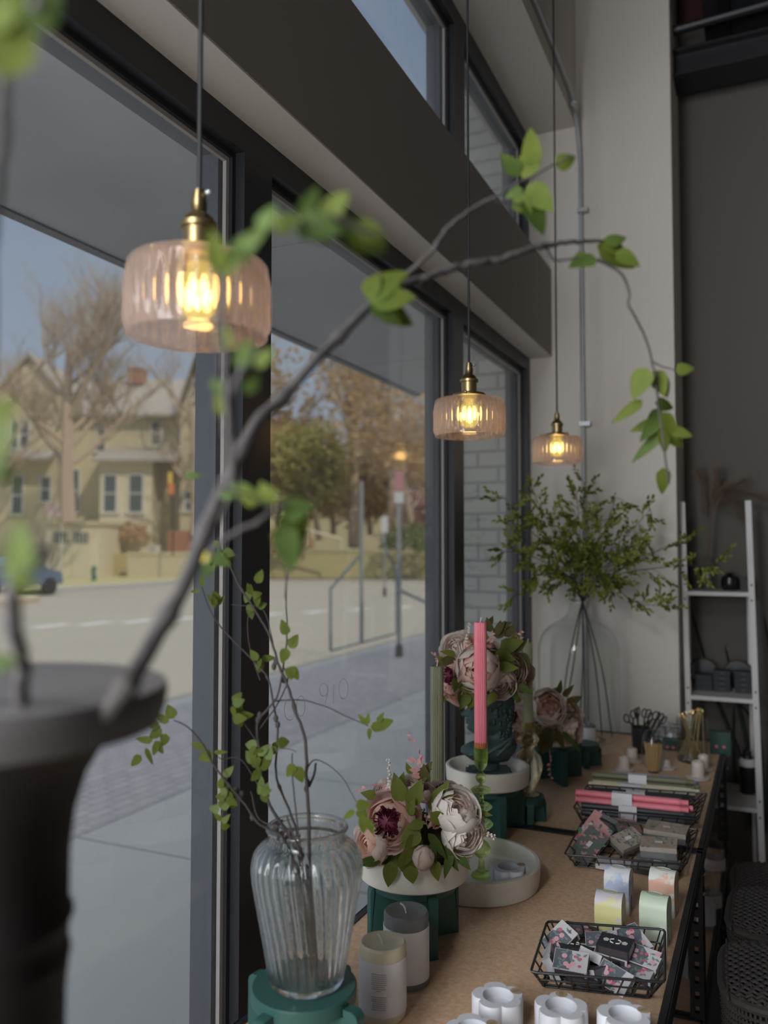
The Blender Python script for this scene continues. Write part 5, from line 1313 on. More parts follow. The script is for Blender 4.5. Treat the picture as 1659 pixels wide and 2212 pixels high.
MB().lathe(sp, 64).build('bottle_body', M['demi'], dm, smooth=70)
MB().lathe([(rb * .19, dz_(1299)), (rb * .24, dz_(1298)), (rb * .24, dz_(1288)), (rb * .19, dz_(1287))], 28).build('lip', M['glass'], dm)
# leafy branches out of it
db = thing('leafy_branches', 'big spray of small leaved green branches in the glass demijohn', 'branches', (dj.x, dj.y, TZ + .01))
rnd = random.Random(12)
ends = [((1092, 1078), -.25), ((1110, 1150), -.2), ((1085, 1190), -.1), ((1108, 1290), -.2), ((1150, 1060), -.1), ((1180, 1110), .0), ((1246, 1062), -.15), ((1262, 1048), -.05), ((1225, 1130), -.2), ((1330, 1075), -.1), ((1405, 1100), -.1), ((1380, 1150), -.25), ((1300, 1130), -.2), ((1400, 1200), -.15), ((1432, 1310), -.2), ((1490, 1170), -.25), ((1550, 1220), -.3), ((1340, 1190), -.25), ((1160, 1240), -.25), ((1330, 1262), -.2)]
neck = at(1258, 1296, d=D)
feet = [(1210, 1575), (1250, 1580), (1300, 1590), (1322, 1585), (1262, 1560)]
fol = MB(); fol2 = MB(); stm = MB()
def leaflets(mb, p, dr, n, L, W, rndm):
    dr = dr.normalized()
    for k in range(n):
        s_ = (-1) ** k; q = p + dr * (k * L * .45)
        side = (RT * rndm.uniform(-1, 1) + UP * rndm.uniform(-1, 1) + FW * rndm.uniform(-.4, .4)); side = (side - dr * side.dot(dr)).normalized() * s_
        mb.leaf(q, (dr * .9 + side * .8), -FW + UP * rndm.uniform(-.5, .9) + RT * rndm.uniform(-.7, .7), L * rndm.uniform(.75, 1.15), W, .12, 0, 3, .15)
    mb.leaf(p + dr * (n * L * .45), dr, -FW + UP * .4, L, W, .1, 0, 3, .15)
for i, ((u, v), dd) in enumerate(ends):
    tip = at(u, v, d=D + dd); f = at(*feet[i % 5], d=D + rnd.uniform(-.03, .03)); f.z = TZ + .012
    if i < 6:
        stm.tube(smoothpts([f, (f + neck) / 2 + Vector((rnd.uniform(-.02, .02), 0, 0)), neck], 4), .0028, 5)
    c1_ = neck + (tip - neck) * .25 + Vector((0, 0, .05 + .05 * rnd.random())); c2_ = neck + (tip - neck) * .65 + Vector((0, 0, .06 * rnd.random()))
    pts = smoothpts([neck - Vector((0, 0, .01)), c1_, c2_, tip], 7); n = len(pts)
    stm.tube(pts, [.0026 * (1 - .75 * k / n) for k in range(n)], 5)
    for k in range(5, n, 2 if i % 2 else 1):
        t = k / n; d0 = (pts[min(k + 1, n - 1)] - pts[k - 1]).normalized()
        for j in range(1 + (rnd.random() < .35)):
            sd = (RT * rnd.uniform(-1, 1) + UP * rnd.uniform(-1, 1) + FW * rnd.uniform(-.9, .5)).normalized()
            L_ = rnd.uniform(.035, .10) * (1.15 - .5 * t); q = pts[k] + (d0 * .5 + sd).normalized() * L_
            tw_ = smoothpts([pts[k], (pts[k] + q) / 2 + UP * .006, q], 2); stm.tube(tw_, .0009, 3)
            for w_ in (.45, .75): leaflets(fol if rnd.random() < .6 else fol2, pts[k].lerp(q, w_), sd, 1, .022, .011, rnd)
            leaflets(fol if rnd.random() < .6 else fol2, q, q - pts[k], 3, .023, .0115, rnd)
stm.build('stems', M['barkgrey'], db, world=True); fol.build('foliage', M['leafpale2'], db, world=True, smooth=60); fol2.build('foliage', M['leaf'], db, world=True, smooth=60)

# scissors in a dark cup
sc = at(1385, 1626, z=TZ); 
cup = thing('holder_cup', 'tall dark grey cup holding black scissors', 'cup', sc)
MB().lathe([(.0, 0), (.030, 0), (.032, .003), (.036, .10), (.0345, .10), (.030, .006), (0, .006)], 32).build('cup_body', M['blackmetal'], cup)
def scissors(label, foot, head, ang, seed):
    rnd = random.Random(seed); f = Vector(foot); h = Vector(head); d_ = (h - f).normalized(); s_ = (RT * math.cos(ang) + FW * math.sin(ang)); s_ = (s_ - d_ * s_.dot(d_)).normalized()
    e = thing('scissors', label, 'scissors', f, 0, 'black scissors in the cup')
    for k in (-1, 1):
        m = MB(); piv = f.lerp(h, .62)
        nn = d_.cross(s_)
        def P3(a, b, c=0): return piv + d_ * a + s_ * (b * k) + nn * (c + .001 * k)
        m.tube([P3(-(piv - f).length, 0), P3(-.03, -.004), P3(0, 0), P3(.022, .006), P3(.035, .010)], [.0012, .0035, .0040, .0036, .003], 6)
        o = m.build('blade', M['blackmetal'], e, world=True)
        c = P3(.050, .0165); m = MB()
        m.tube([c + d_ * (.0165 * math.cos(t)) + s_ * (.0115 * math.sin(t)) for t in [q * math.pi / 8 for q in range(16)]], .0026, 6, closed=True)
        m.build('finger_ring', M['blackmetal'], e, world=True)
    MB().ell(f.lerp(h, .62), (.0035, .0035, .0035), 8, 6).build('pivot_screw', M['steel'], e, world=True)
    return e
SD = depth(sc)
for i, (u, v, an) in enumerate(((1358, 1540, .3), (1376, 1532, .9), (1398, 1545, 2.0), (1412, 1532, .2), (1424, 1540, 1.2), (1436, 1545, .6))):
    ft = Vector(sc) + Vector((rnd.uniform(-.012, .012), rnd.uniform(-.012, .012), .010)); hd2 = at(u, v, d=SD + rnd.uniform(-.02, .02))
    scissors(('leftmost', 'second', 'middle', 'tallest right', 'right', 'rightmost tilted')[i] + ' pair of black scissors in the dark cup', ft, ft + (hd2 - ft).normalized() * .155, an, i)
# gold utensils in a glass jar
gj = at(1496, 1644, z=TZ); GD_ = depth(gj)
jr = thing('glass_jar', 'tall straight glass jar holding golden wick trimmers', 'jar', gj)
hj = at(1496, 1552, d=GD_).z - TZ
MB().lathe([(0, 0), (.050, 0), (.055, .004), (.056, .012), (.056, hj), (.0535, hj), (.0535, .014), (0, .012)], 40).build('glass_body', M['thinglass'], jr, smooth=60)
MB().lathe([(0, .001), (.052, .001), (.0535, .006), (.0535, .012), (0, .013)], 32).build('thick_base', M['glass'], jr)
for i in range(12):
    a = i * 2.4; rr = .018 + .012 * (i % 3); ft = Vector(gj) + Vector((rr * math.cos(a), rr * math.sin(a), .018))
    u = 1462 + (i * 37 % 60); v = 1530 + (i * 23 % 28); hd2 = at(u, v, d=GD_ + .03 * math.sin(a)); d_ = (hd2 - ft).normalized(); top_ = ft + d_ * .165
    e = thing('wick_trimmer', 'slim golden wick tool with a ' + ('looped' if i % 2 else 'rounded solid') + ' tip standing in the tall glass jar', 'tool', ft, 0, 'golden tools in the glass jar')
    s_ = d_.cross(Vector((math.cos(a), math.sin(a), 0))).normalized()
    m = MB(); m.tube([ft, ft + d_ * .10, top_ - d_ * .012], [.0032, .0026, .0022], 6); m.build('shaft', M['gold'], e, world=True)
    m = MB()
    if i % 2: m.tube([top_ - d_ * .012 + d_ * (.011 + .011 * math.cos(t)) + s_ * (.0075 * math.sin(t)) for t in [q * math.pi / 6 for q in range(12)]], .0018, 5, closed=True)
    else: m.ell((0, 0, 0), (.0045, .0045, .009), 10, 6, frame(top_, d_))
    m.build('tip', M['gold'], e, world=True)
# matches under a glass dome
mc = at(1411, 1668, z=TZ); MD = depth(mc)
hm = at(1411, 1576, d=MD).z - TZ
cl = thing('match_cloche', 'small glass dome filled with long wooden matches', 'match holder', mc)
MB().lathe([(.017, 0), (.020, .003), (.0385, hm * .25), (.0395, hm * .6), (.036, hm * .82), (.026, hm * .95), (.012, hm * .995), (0, hm)], 40).build('glass_dome', M['thinglass'], cl, smooth=80)
m = MB(); hd3 = MB(); rnd = random.Random(9)
for k in range(90):
    a = k * 2.39996; q = .031 * math.sqrt(k / 90)
    p0 = (q * .62 * math.cos(a), q * .62 * math.sin(a), .006); p1 = (q * math.cos(a), q * math.sin(a), hm * .72 + rnd.uniform(-.004, .004))
    m.tube([p0, p1], .0013, 4); hd3.ell(p1, (.0019, .0019, .003), 5, 4)
o = m.build('match_sticks', mat('match_wood', (.60, .40, .20), .7), cl); o['kind'] = 'stuff'
o = hd3.build('match_heads', M['blackmetal'], cl); o['kind'] = 'stuff'
MB().lathe([(0, 0), (.018, 0), (.019, .006), (0, .006)], 24).build('stopper', M['black'], cl)
# blush taper holders with saucer
def taper_holder(label, u, v, h=.055, r=.019, plate=.034, handle=False):
    c = at(u, v, z=TZ); e = thing('taper_holder', label, 'candle holder', c, 0, 'blush taper holders')
    MB().lathe([(0, 0), (plate * .9, 0), (plate, .004), (plate * .98, .006), (r * 1.25, .006), (r, .010), (r * .96, h - .002), (r * .9, h), (r * .62, h), (r * .62, h - .012), (0, h - .012)], 36).build('ceramic_body', M['blush'], e)
    return e
taper_holder('blush ceramic taper holder left of the match dome, front one', 1349, 1664, .048)
taper_holder('blush ceramic taper holder left of the match dome, back one', 1366, 1646, .050)
taper_holder('blush ceramic taper holder with wide saucer, nearest right of the match dome', 1508, 1682, .060, .021, .040)
taper_holder('blush ceramic taper holder behind the wide saucer one', 1520, 1664, .055, .018, .033)
taper_holder('low blush taper holder directly behind the match dome', 1440, 1660, .030, .014, .034)
# wire basket with faceted white votives, green boxes
wb = at(1440, 1608, z=TZ)
e = thing('wire_stand', 'black wire basket behind the scissors and jar', 'basket', wb)
m = MB()
for z in (.0, .035, .075): m.tube([(-.055, -.04, z + .002), (.055, -.04, z + .002), (.055, .04, z + .002), (-.055, .04, z + .002)], .0016, 5, closed=True)
for x in (-.055, -.028, 0, .028, .055): m.tube([(x, -.04, .002), (x, -.04, .077)], .0014, 5); m.tube([(x, .04, .002), (x, .04, .077)], .0014, 5)
m.build('wires', M['blackmetal'], e)
for k, (dx, dz) in enumerate(((-.022, .005), (.02, .005), (0, .05))):
    o = MB().lathe([(.012, 0), (.026, .014), (.026, .022), (.014, .042), (0, .042)], 6)
    o = o.build('faceted_votive', M['white'], None, smooth=0); o.location = (wb.x + dx, wb.y, TZ + dz + .002); tag(o, ('lower left', 'lower right', 'uppermost')[k] + ' small white faceted votive in the wire basket behind the scissors', 'votive', 'white votives')
for (u, v, w_, h_, lb) in ((1448, 1622, .06, .04, 'dark green box with pink dots between the scissors and glass jar'), (1556, 1630, .075, .085, 'dark green box with a pink dot behind the glass jar by the table corner')):
    c = at(u, v, z=TZ); e = thing('green_box', lb, 'box', c, .05)
    MB().box((-w_ / 2, 0, 0), (w_ / 2, .05, h_)).build('box_body', mat('deep_green_card', (.018, .06, .045), .4), e, smooth=0)
    for q in (-.3, .3): MB().lathe([(.006, 0), (0, .0004)], 12, Matrix.Translation((q * w_ * .6, -.0004, h_ * .35)) @ Matrix.Rotation(R(90), 4, 'X')).build('pink_dot', fl_r, e)
# ================================================================== LADDER SHELF IN THE RECESS
def lad(u, v, yy): return at(u, v, y=yy)
ls = thing('ladder_shelf', 'white ladder shelf leaning in the dark recess', 'shelf', (-.15, 3.93, 0))
whitewood = mat('white_painted_wood', (.60, .58, .56), .6)
def rail(pa, pb, w=.019, d=.03):
    pa, pb = Vector(pa), Vector(pb); m = MB(); X = Vector((1, 0, 0)); dd = (pb - pa).normalized(); Y = X.cross(dd).normalized()
    vs = [p + X * a + Y * b for p in (pa, pb) for a, b in ((-w / 2, -d / 2), (w / 2, -d / 2), (w / 2, d / 2), (-w / 2, d / 2))]
    return m.add(vs, [(0, 3, 2, 1), (4, 5, 6, 7), (0, 1, 5, 4), (1, 2, 6, 5), (2, 3, 7, 6), (3, 0, 4, 7)])
yb = lambda z: 3.73 + (z / 1.86) * .14            # the leaning rails: foot at y 3.84, head on the wall
def yfor(v):                                        # solve by iteration
    yy = 3.95
    for _ in range(8): yy = yb(at(1620, v, y=yy).z)
    return yy
topR, botR = lad(1616, 1082, yfor(1082)), lad(1648, 1905, yfor(1905))
topL = Vector((-.298, yb(1.855), topR.z)); botL = lad(1491, 1640, yfor(1640))
kz = (0.0 - topR.z) / (botR.z - topR.z); footR = topR.lerp(botR, kz); kz = (0.0 - topL.z) / (botL.z - topL.z); footL = topL.lerp(botL, kz)
rail(topL, footL, .022).build('side_rail', whitewood, ls, world=True, smooth=0)
rail(topR, footR, .024).build('side_rail', whitewood, ls, world=True, smooth=0)
SH = []
for v in (1280, 1507, 1738):
    z = at(1560, v, y=yfor(v)).z; y0 = yb(z)
    tl = (z - topL.z) / (footL.z - topL.z); xl = topL.lerp(footL, tl).x; xr = topR.lerp(footR, (z - topR.z) / (footR.z - topR.z)).x
    yfr = y0 - .012
    MB().box((xl + .010, yfr, z - .014), (xr - .010, 4.12, z + .003)).build('shelf_board', whitewood, ls, world=True, smooth=0)
    SH.append((xl, xr, yfr, z + .003))
    for xx in (xl, xr):
        m = MB()
        for dz in (-.03, .035): m.lathe([(.0045, 0), (.0035, .003), (0, .003)], 10, Matrix.Translation((xx, yfr - .006, z + dz)) @ Matrix.Rotation(R(90), 4, 'X'))
        m.build('screw', M['black'], ls, world=True)
rail((topL.x, 4.105, SH[0][3]), (topL.x + .01, 4.105, 0), .015, .02).build('back_leg', whitewood, ls, world=True, smooth=0)
rail((topR.x - .008, 4.105, SH[0][3]), (topR.x, 4.105, 0), .015, .02).build('back_leg', whitewood, ls, world=True, smooth=0)
# things on the ladder shelf
z = SH[0][3]; yv = 4.0
pv = at(1530, 1270, y=yv); pv = Vector((pv.x, yv, z))
vs_ = thing('glass_vase', 'slim clear glass vase of pampas grass on the top ladder shelf', 'vase', pv)
MB().lathe([(0, 0), (.028, 0), (.030, .004), (.024, .03), (.022, .10), (.026, .13), (.030, .15), (.0285, .15), (.020, .10), (.021, .03), (0, .01)], 28).build('glass_body', M['thinglass'], vs_, smooth=70)
pg = thing('pampas_grass', 'dried brown pampas grass plumes in the slim vase on the ladder shelf', 'dried grass', pv + Vector((0, 0, .012)))
pm = mat('dry_pampas', (.16, .11, .08), .95); rnd = random.Random(6)
for k, l in enumerate(([(1530, 1265), (1528, 1180), (1520, 1110), (1518, 1050), (1508, 1022)], [(1532, 1265), (1534, 1170), (1545, 1080), (1580, 1062), (1640, 1075)], [(1530, 1265), (1532, 1160), (1540, 1090), (1560, 1060), (1600, 1040)], [(1530, 1265), (1530, 1150), (1536, 1080), (1545, 1045), (1548, 1020)], [(1532, 1265), (1535, 1160), (1550, 1090), (1580, 1085), (1600, 1110)])):
    pts = smoothpts([at(u, v, y=yv - .01 * k) for u, v in l], 6); m = MB(); m.tube(pts, .0012, 4)
    for j in range(len(pts) // 2, len(pts)):
        for q in range(26):
            d0 = (pts[min(j + 1, len(pts) - 1)] - pts[j - 1]).normalized(); s_ = Vector((rnd.gauss(0, 1), rnd.gauss(0, 1), rnd.gauss(0, 1))).normalized()
            a = pts[j] + d0 * rnd.uniform(-.01, .01); b = a + (d0 * 1.3 + s_).normalized() * rnd.uniform(.02, .05); b.y = min(b.y, 4.12)
            m.tube([a, b], .0005, 3, cap=False)
    m.build('plume', pm, pg, world=True)
pv2 = at(1577, 1268, y=4.02)
single(MB().lathe([(0, 0), (.030, 0), (.038, .012), (.040, .035), (.036, .055), (.026, .064), (.022, .066), (.0, .060)], 24), 'black_pot', mat('gloss_black', (.012, .012, .014), .25), 'round glossy black pot on the top ladder shelf', 'pot').location = (pv2.x, 4.02, z)
pf_ = thing('dark_plant', 'small dark bushy plant in the glossy black pot', 'plant', (pv2.x, 4.02, z + .062))
f = MB()
for k in range(90):
    a = rnd.uniform(0, 6.28); f.leaf((0, 0, 0), (math.cos(a), math.sin(a), rnd.uniform(.0, 1.2)), (0, 0, 1), rnd.uniform(.02, .045), .005, .3, 0, 3)
f.build('foliage', mat('near_black_leaf', (.018, .022, .018), .6), pf_, smooth=0)
pv3 = at(1612, 1268, y=4.02)
single(MB().box((-.024, -.02, 0), (.024, .02, .055)), 'grey_box', mat('slate_card', (.05, .052, .055), .7), 'small slate grey box beside the black pot on the ladder shelf', 'box', smooth=0).location = (pv3.x, 4.02, z)
pv4 = at(1497, 1268, y=4.05)
single(MB().box((-.032, -.02, 0), (.030, .02, .105)), 'brown_box', mat('dark_brown_card', (.035, .025, .02), .8), 'dark brown box at the left end of the top ladder shelf', 'box', smooth=0).location = (pv4.x, 4.05, z)
# stacked black boxes on the second shelf with ring bands behind
z = SH[1][3]
gry = mat('matt_black_card', (.030, .032, .036), .7)
for ci, uu in enumerate((1522, 1560, 1606)):
    for r__ in range(4 if ci else 3):
        c = at(uu, 1500, y=3.97); b = MB().box((-.034, -.03, 0), (.034, .03, .0225))
        lb_ = ('topmost', 'second', 'third', 'lowest')[(3 if ci else 2) - r__ + (0 if ci else 1) * (r__ == 0)] + ' black gift box in the ' + ('left plain', 'middle', 'right')[ci] + ' stack on the middle ladder shelf'
        e = thing('black_box', lb_, 'box', (c.x, 3.965, z + r__ * .0235), 0, 'black gift boxes on the ladder shelf')
        b.build('box_body', gry, e, smooth=0)
        if ci: MB().tube([(-.008, -.0305, .012), (.004, -.0305, .014), (.010, -.0305, .011)], .0009, 4).build('printed_mark', M['print'], e)
for uu in (1520, 1594):
    c = at(uu, 1470, y=4.06)
    e = thing('band_ring', ('left', 'right')[uu > 1550] + ' bronze hoop standing behind the black gift boxes', 'hoop', (c.x, 4.06, z), 0)
    MB().tube([(.062 * math.cos(t), 0, .066 + .062 * math.sin(t)) for t in [q * math.pi / 16 for q in range(32)]], .0035, 6, closed=True).build('hoop', mat('dull_bronze', (.10, .08, .05), .5, .6), e)
    MB().lathe([(.056, 0), (0, .001)], 32, Matrix.Translation((0, .01, .066)) @ Matrix.Rotation(R(90), 4, 'X')).build('dark_disc', M['black'], e)
# long dark blade leaves of a snake plant behind the shelf
sp_ = thing('snake_plant', 'tall dark sword leaved plant behind the ladder shelf', 'plant', (-.02, 4.05, 0))
MB().lathe([(0, 0), (.05, 0), (.065, .12), (.06, .12), (.045, .02), (0, .02)], 24, Matrix.Translation((0, -.0, 0))).build('pot', M['black'], sp_)
for l in (([(1640, 1800), (1600, 1640), (1545, 1500), (1490, 1305)]), ([(1640, 1800), (1620, 1640), (1590, 1500), (1565, 1392)]), ([(1642, 1800), (1640, 1600), (1600, 1520)]), ([(1650, 1800), (1672, 1500), (1650, 1330)]), ([(1640, 1800), (1590, 1700), (1585, 1520)])):
    pts = smoothpts([at(u, v, y=4.125) for u, v in l], 5); n = len(pts); m = MB(); vs = []; fs = []
    for k, p in enumerate(pts):
        t = k / (n - 1); wv = .016 * (1 - t) ** .6 * (1 if t > .1 else .8); q = Vector((1, 0, .25)).normalized()
        vs += [p - q * wv, p + Vector((0, .004, 0)), p + q * wv]
    for k in range(n - 1): a = 3 * k; fs += [(a, a + 1, a + 4, a + 3), (a + 1, a + 2, a + 5, a + 4)]
    m.add(vs, fs).build('leaf', mat('snake_leaf', (.018, .026, .02), .5), sp_, world=True)
# bottle on the third shelf
z = SH[2][3]; c = at(1617, 1728, y=3.99)
e = thing('black_bottle', 'black bottle with a white label band on the lower ladder shelf', 'bottle', (c.x - .002, 3.985, z))
MB().lathe([(0, 0), (.030, 0), (.0325, .004), (.0325, .115), (.030, .135), (.022, .15), (.018, .17), (.018, .185), (0, .186)], 32).build('bottle_body', mat('satin_black', (.012, .013, .016), .3), e)
MB().lathe([(.0332, .118), (.0332, .142), (.028, .150)], 32).build('label_band', M['paper'], e)

# ================================================================== ON THE LOWER SHELF OF THE TABLES
LZ = .42
def low(u, v): c = at(u, v, z=LZ); return (min(c.x, -.17), c.y, LZ)
for i, (u, v, lb) in enumerate(((1560, 1880, 'clear glass dome candle with blush base on the lower shelf, farther'), (1556, 1960, 'clear glass dome candle with blush base on the lower shelf, nearer'))):
    c = low(u, v); e = thing('dome_candle', lb, 'candle', (c[0], c[1], LZ), 0)
    MB().lathe([(0, 0), (.036, 0), (.040, .004), (.040, .045), (0, .045)], 32).build('ceramic_base', M['blush'], e)
    MB().lathe([(.036, .045), (.037, .08), (.026, .105), (.010, .115), (.008, .125), (.011, .133), (0, .138)], 32).build('glass_lid', M['thinglass'], e)
c = low(1545, 2010); e = thing('glass_bottle', 'slim pale glass bottle on the lower shelf near the slotted post', 'bottle', c)
MB().lathe([(0, 0), (.025, 0), (.028, .005), (.028, .10), (.012, .135), (.012, .17), (0, .17)], 28).build('bottle_body', M['thinglass'], e)
MB().lathe([(.0285, .02), (.0285, .08)], 28).build('label_band', M['paper'], e)
c = at(1500, 2105, z=LZ); e = thing('storage_box', 'grey and white carton on the lower shelf behind the slotted post', 'box', (-.25, c.y, LZ))
MB().box((-.05, -.03, 0), (.05, .03, .12)).build('carton', mat('grey_carton', (.30, .29, .31), .7), e, smooth=0)
MB().box((-.03, -.0308, .03), (.03, -.030, .08)).build('label', M['paper'], e, smooth=0)

# ================================================================== WICKER BASKETS, LOWER RIGHT
wick = mat('dark_wicker', (.012, .0095, .008), .85, noise_=(60, (.022, .018, .015), .5), bump=(150, .4))
def wicker(label, c, L, W, H, rz, tilt=0):
    e = thing('wicker_basket', label, 'basket', c, rz, 'dark wicker baskets')
    e.rotation_euler = (tilt, 0, rz)
    def pt(t, z, off=0):
        a = 2 * math.pi * t; s_ = 1 - .10 * (1 - z / H); n_ = 4.5
        c_, d_ = math.cos(a), math.sin(a)
        return Vector((((L / 2) * s_ + off) * abs(c_) ** (2 / n_) * (1 if c_ >= 0 else -1), ((W / 2) * s_ + off) * abs(d_) ** (2 / n_) * (1 if d_ >= 0 else -1), z))
    m = MB(); N = 90; rows = int(H / .0115)
    for j in range(rows):
        z = .006 + j * .0115
        m.tube([pt(k / (N * 2), z, (.0030 if (k + j) % 2 else -.0030)) for k in range(N * 2)], .0040, 4, closed=True)
    m.build('woven_strands', wick, e, smooth=180)
    m = MB()
    for k in range(N): m.tube([pt(k / N, 0), pt(k / N, H * .5), pt(k / N, H)], .0026, 4)
    m.build('stakes', wick, e, smooth=180)
    MB().tube([pt(k / 72, H, 0) + Vector((0, 0, .004)) for k in range(72)], .009, 8, closed=True).build('rim', wick, e)
    m = MB()
    for j in range(int(W / .0115)):                       # woven lid
        y = -W / 2 + .01 + j * .0115; hx_ = (L / 2 - .006) * (1 - abs(2 * y / W) ** 4.5) ** (1 / 4.5) if abs(2 * y / W) < 1 else 0
        if hx_ > .02: m.tube([(hx_ * (q / 20 - 1), y, H + .010 + .012 * (1 - (q / 20 - 1) ** 4) * (1 - (2 * y / W) ** 4) + (.003 if (q + j) % 2 else -.003)) for q in range(41)], .0042, 4)
    for q in range(1, 40, 2):
        x = L / 2 * (q / 20 - 1); m.tube([(x, (W / 2 - .012) * (p_ / 8 - 1), H + .010 + .012 * (1 - (q / 20 - 1) ** 4) * (1 - (p_ / 8 - 1) ** 4)) for p_ in range(17)], .003, 4)
    m.build('woven_lid', wick, e, smooth=180)
    m = MB(); m.prism([tuple(pt(k / 48, 0, -.004).xy) for k in range(48)], 0, .006); m.build('base', wick, e, smooth=0)
    m = MB(); m.prism([tuple(pt(k / 48, H * .5, -.010).xy) for k in range(48)], .006, H + .002); m.build('dark_lining', M['ceil'], e, smooth=0)
    return e
def wk(u, v, d): return at(u, v, d=d)
shelf_x = .10
e = thing('side_stand', 'low black stand carrying the stacked wicker baskets', 'stand', (.22, 2.05, 0))
MB().box((-.28, -.60, .40), (.30, .48, .42)).build('stand_top', M['black'], e, smooth=0)
for sx_ in (-.26, .28):
    for sy_ in (-.58, .46): MB().box((sx_ - .015, sy_ - .015, 0), (sx_ + .015, sy_ + .015, .40)).build('leg', M['black'], e, smooth=0)
for lb, d, vt, ul, L_, H_, rz_ in (('dark wicker basket at the back of the group beside the table', 2.35, 1905, 1577, .34, .33, .05), ('dark wicker basket in the middle of the group beside the table', 1.98, 1965, 1566, .30, .40, -.03), ('dark wicker basket nearest the lower right corner of the picture', 1.66, 2092, 1548, .28, .38, .04)):
    p = at(ul, vt, d=d); zt = p.z; h_ = zt - .4205
    wicker(lb, (p.x + .22, p.y + .0, .4205), .42, L_, h_, rz_)
# glass lantern pieces seen above the baskets
c = (.02, 2.75, 0)
e = thing('glass_display', 'small clear glass dome on a pale block below the ladder shelf', 'cloche', (.0, 3.45, .0))
MB().box((-.09, -.07, 0), (.07, .07, .03)).build('base_block', M['blush'], e, smooth=0)
MB().lathe([(.062, .03), (.062, .09), (.05, .13), (.02, .15), (0, .155)], 32).build('glass_dome', M['thinglass'], e)
for q in range(3):
    o = thing('white_bud_light', ('shortest and leftmost', 'middle', 'tallest and rightmost')[q] + ' small white round bud on a thin black stem behind the glass dome', 'ornament', (-.04 + .05 * q, 3.62 + .03 * q, 0), 0, 'white bud ornaments')
    MB().tube([(0, 0, 0), (0, 0, .24 + .02 * q)], .003, 6).build('stem', M['black'], o); MB().ell((0, 0, .255 + .02 * q), (.02, .02, .022), 12, 8).build('bud', M['blush'], o)

# ================================================================== TALL DARK VASE IN THE FOREGROUND WITH ITS BRANCH
fc = at(-35, 1500, d=.56)
fv = thing('tall_vase', 'tall flared matte black vase in the blurred foreground at lower left', 'vase', (fc.x, fc.y, TZ + .0005))
hr_ = fc.z - TZ
dk = mat('matte_black_metal', (.0075, .007, .0075), .6, noise_=(6, (.013, .009, .008), .5), bump=(30, .3), spec=.25)
k_ = .56 / F
def vh(v): return at(-35, v, d=.56).z - TZ
prof = [(0, 0), (.075, 0), (.078, .01), (.060, .06), (.056, .20), (.0555, vh(2150)), (.0575, vh(2080)), (.0585, vh(2066)), (.0585, vh(2058)), (.0565, vh(2040)), (.0575, vh(2000)), (.0600, vh(1985)), (.0600, vh(1975)), (.0570, vh(1960)), (.0570, vh(1850)), (.0600, vh(1760)), (.0670, vh(1680)), (.078, vh(1620)), (.092, vh(1575)), (.106, vh(1556)), (.1160, hr_ - .022), (.1200, hr_ - .010), (.1205, hr_), (.1190, hr_ + .004), (.113, hr_ + .003), (.100, hr_ - .010), (.080, hr_ - .03), (.062, hr_ - .06), (.052, hr_ - .12), (.050, .05), (0, .04)]
MB().lathe(prof, 72).build('vase_body', dk, fv, smooth=60)
MB().lathe([(.1165, hr_ - .0225), (.1205, hr_ - .010), (.1215, hr_ - .001), (.1205, hr_ + .0045), (.114, hr_ + .0045)], 72).build('worn_rim', mat('worn_grey_rim', (.13, .12, .115), .5, .3, noise_=(25, (.12, .11, .11), .5)), fv)  # lip in a lighter grey than the vase body
br_ = thing('leafy_branch', 'large knotty artificial branch with round green leaves rising from the tall black vase', 'branch', fc)
base_in = Vector((fc.x + .01, fc.y, TZ + .10))
def bl(l, d0, d1, r0, r1, **k): return curve_branch(br_, P(l, d0, d1), r0, r1, M['barkgrey'], 'stem', 9, sub=6, **k)
m = MB()
pm_ = P([(235, 1535), (300, 1440), (345, 1360), (400, 1260), (435, 1170), (480, 1060), (520, 980), (560, 905), (610, 860), (680, 780), (740, 720), (800, 660), (850, 625), (900, 605)], .50, .80)
sp = smoothpts([Vector((fc.x - .02, fc.y, TZ + .12)), Vector((fc.x + .03, fc.y - .01, fc.z - .10))] + pm_, 6); n = len(sp)
rs = [(.0064 - .0024 * i / n) * (1 + .5 * max(0, math.sin(i * .55)) ** 8) for i in range(n)]
MB().tube(sp, rs, 9).build('main_stem', M['barkgrey'], br_, world=True)
bl([(900, 608), (960, 585), (1010, 572), (1080, 560), (1140, 540), (1180, 530)], .80, .88, .0042, .0036)
bl([(1175, 532), (1220, 524), (1260, 522), (1300, 520)], .88, .92, .0030, .0018)
bl([(1180, 535), (1195, 560), (1215, 562), (1250, 556)], .88, .90, .0014, .0012)
bl([(1290, 560), (1340, 590), (1358, 630), (1358, 660), (1380, 700), (1400, 750), (1412, 800), (1420, 860), (1430, 930), (1440, 1010), (1446, 1045)], .92, 1.0, .0018, .0011)
bl([(1408, 780), (1430, 792), (1462, 800)], .98, .98, .0010, .0007)
bl([(870, 600), (930, 545), (960, 500), (1000, 465), (1040, 440), (1080, 420), (1110, 400), (1150, 380), (1200, 355), (1235, 335)], .80, .88, .0026, .0010)
bl([(1060, 430), (1100, 440), (1140, 440)], .86, .88, .0012, .0008)
bl([(560, 905), (520, 1000), (490, 1090), (440, 1180), (425, 1220)], .66, .6, .0028, .0014)
bl([(500, 1050), (495, 960), (490, 870), (485, 780), (478, 700), (475, 620), (474, 590)], .50, .46, .0032, .0016)
bl([(475, 600), (500, 560), (540, 515), (590, 490), (650, 480), (720, 470), (790, 500), (820, 510)], .47, .52, .0020, .0012)
bl([(492, 880), (515, 810), (545, 770), (570, 755)], .5, .5, .0018, .0010)
bl([(450, 1200), (500, 1155), (560, 1125), (590, 1100), (620, 1090)], .58, .60, .0022, .0012)
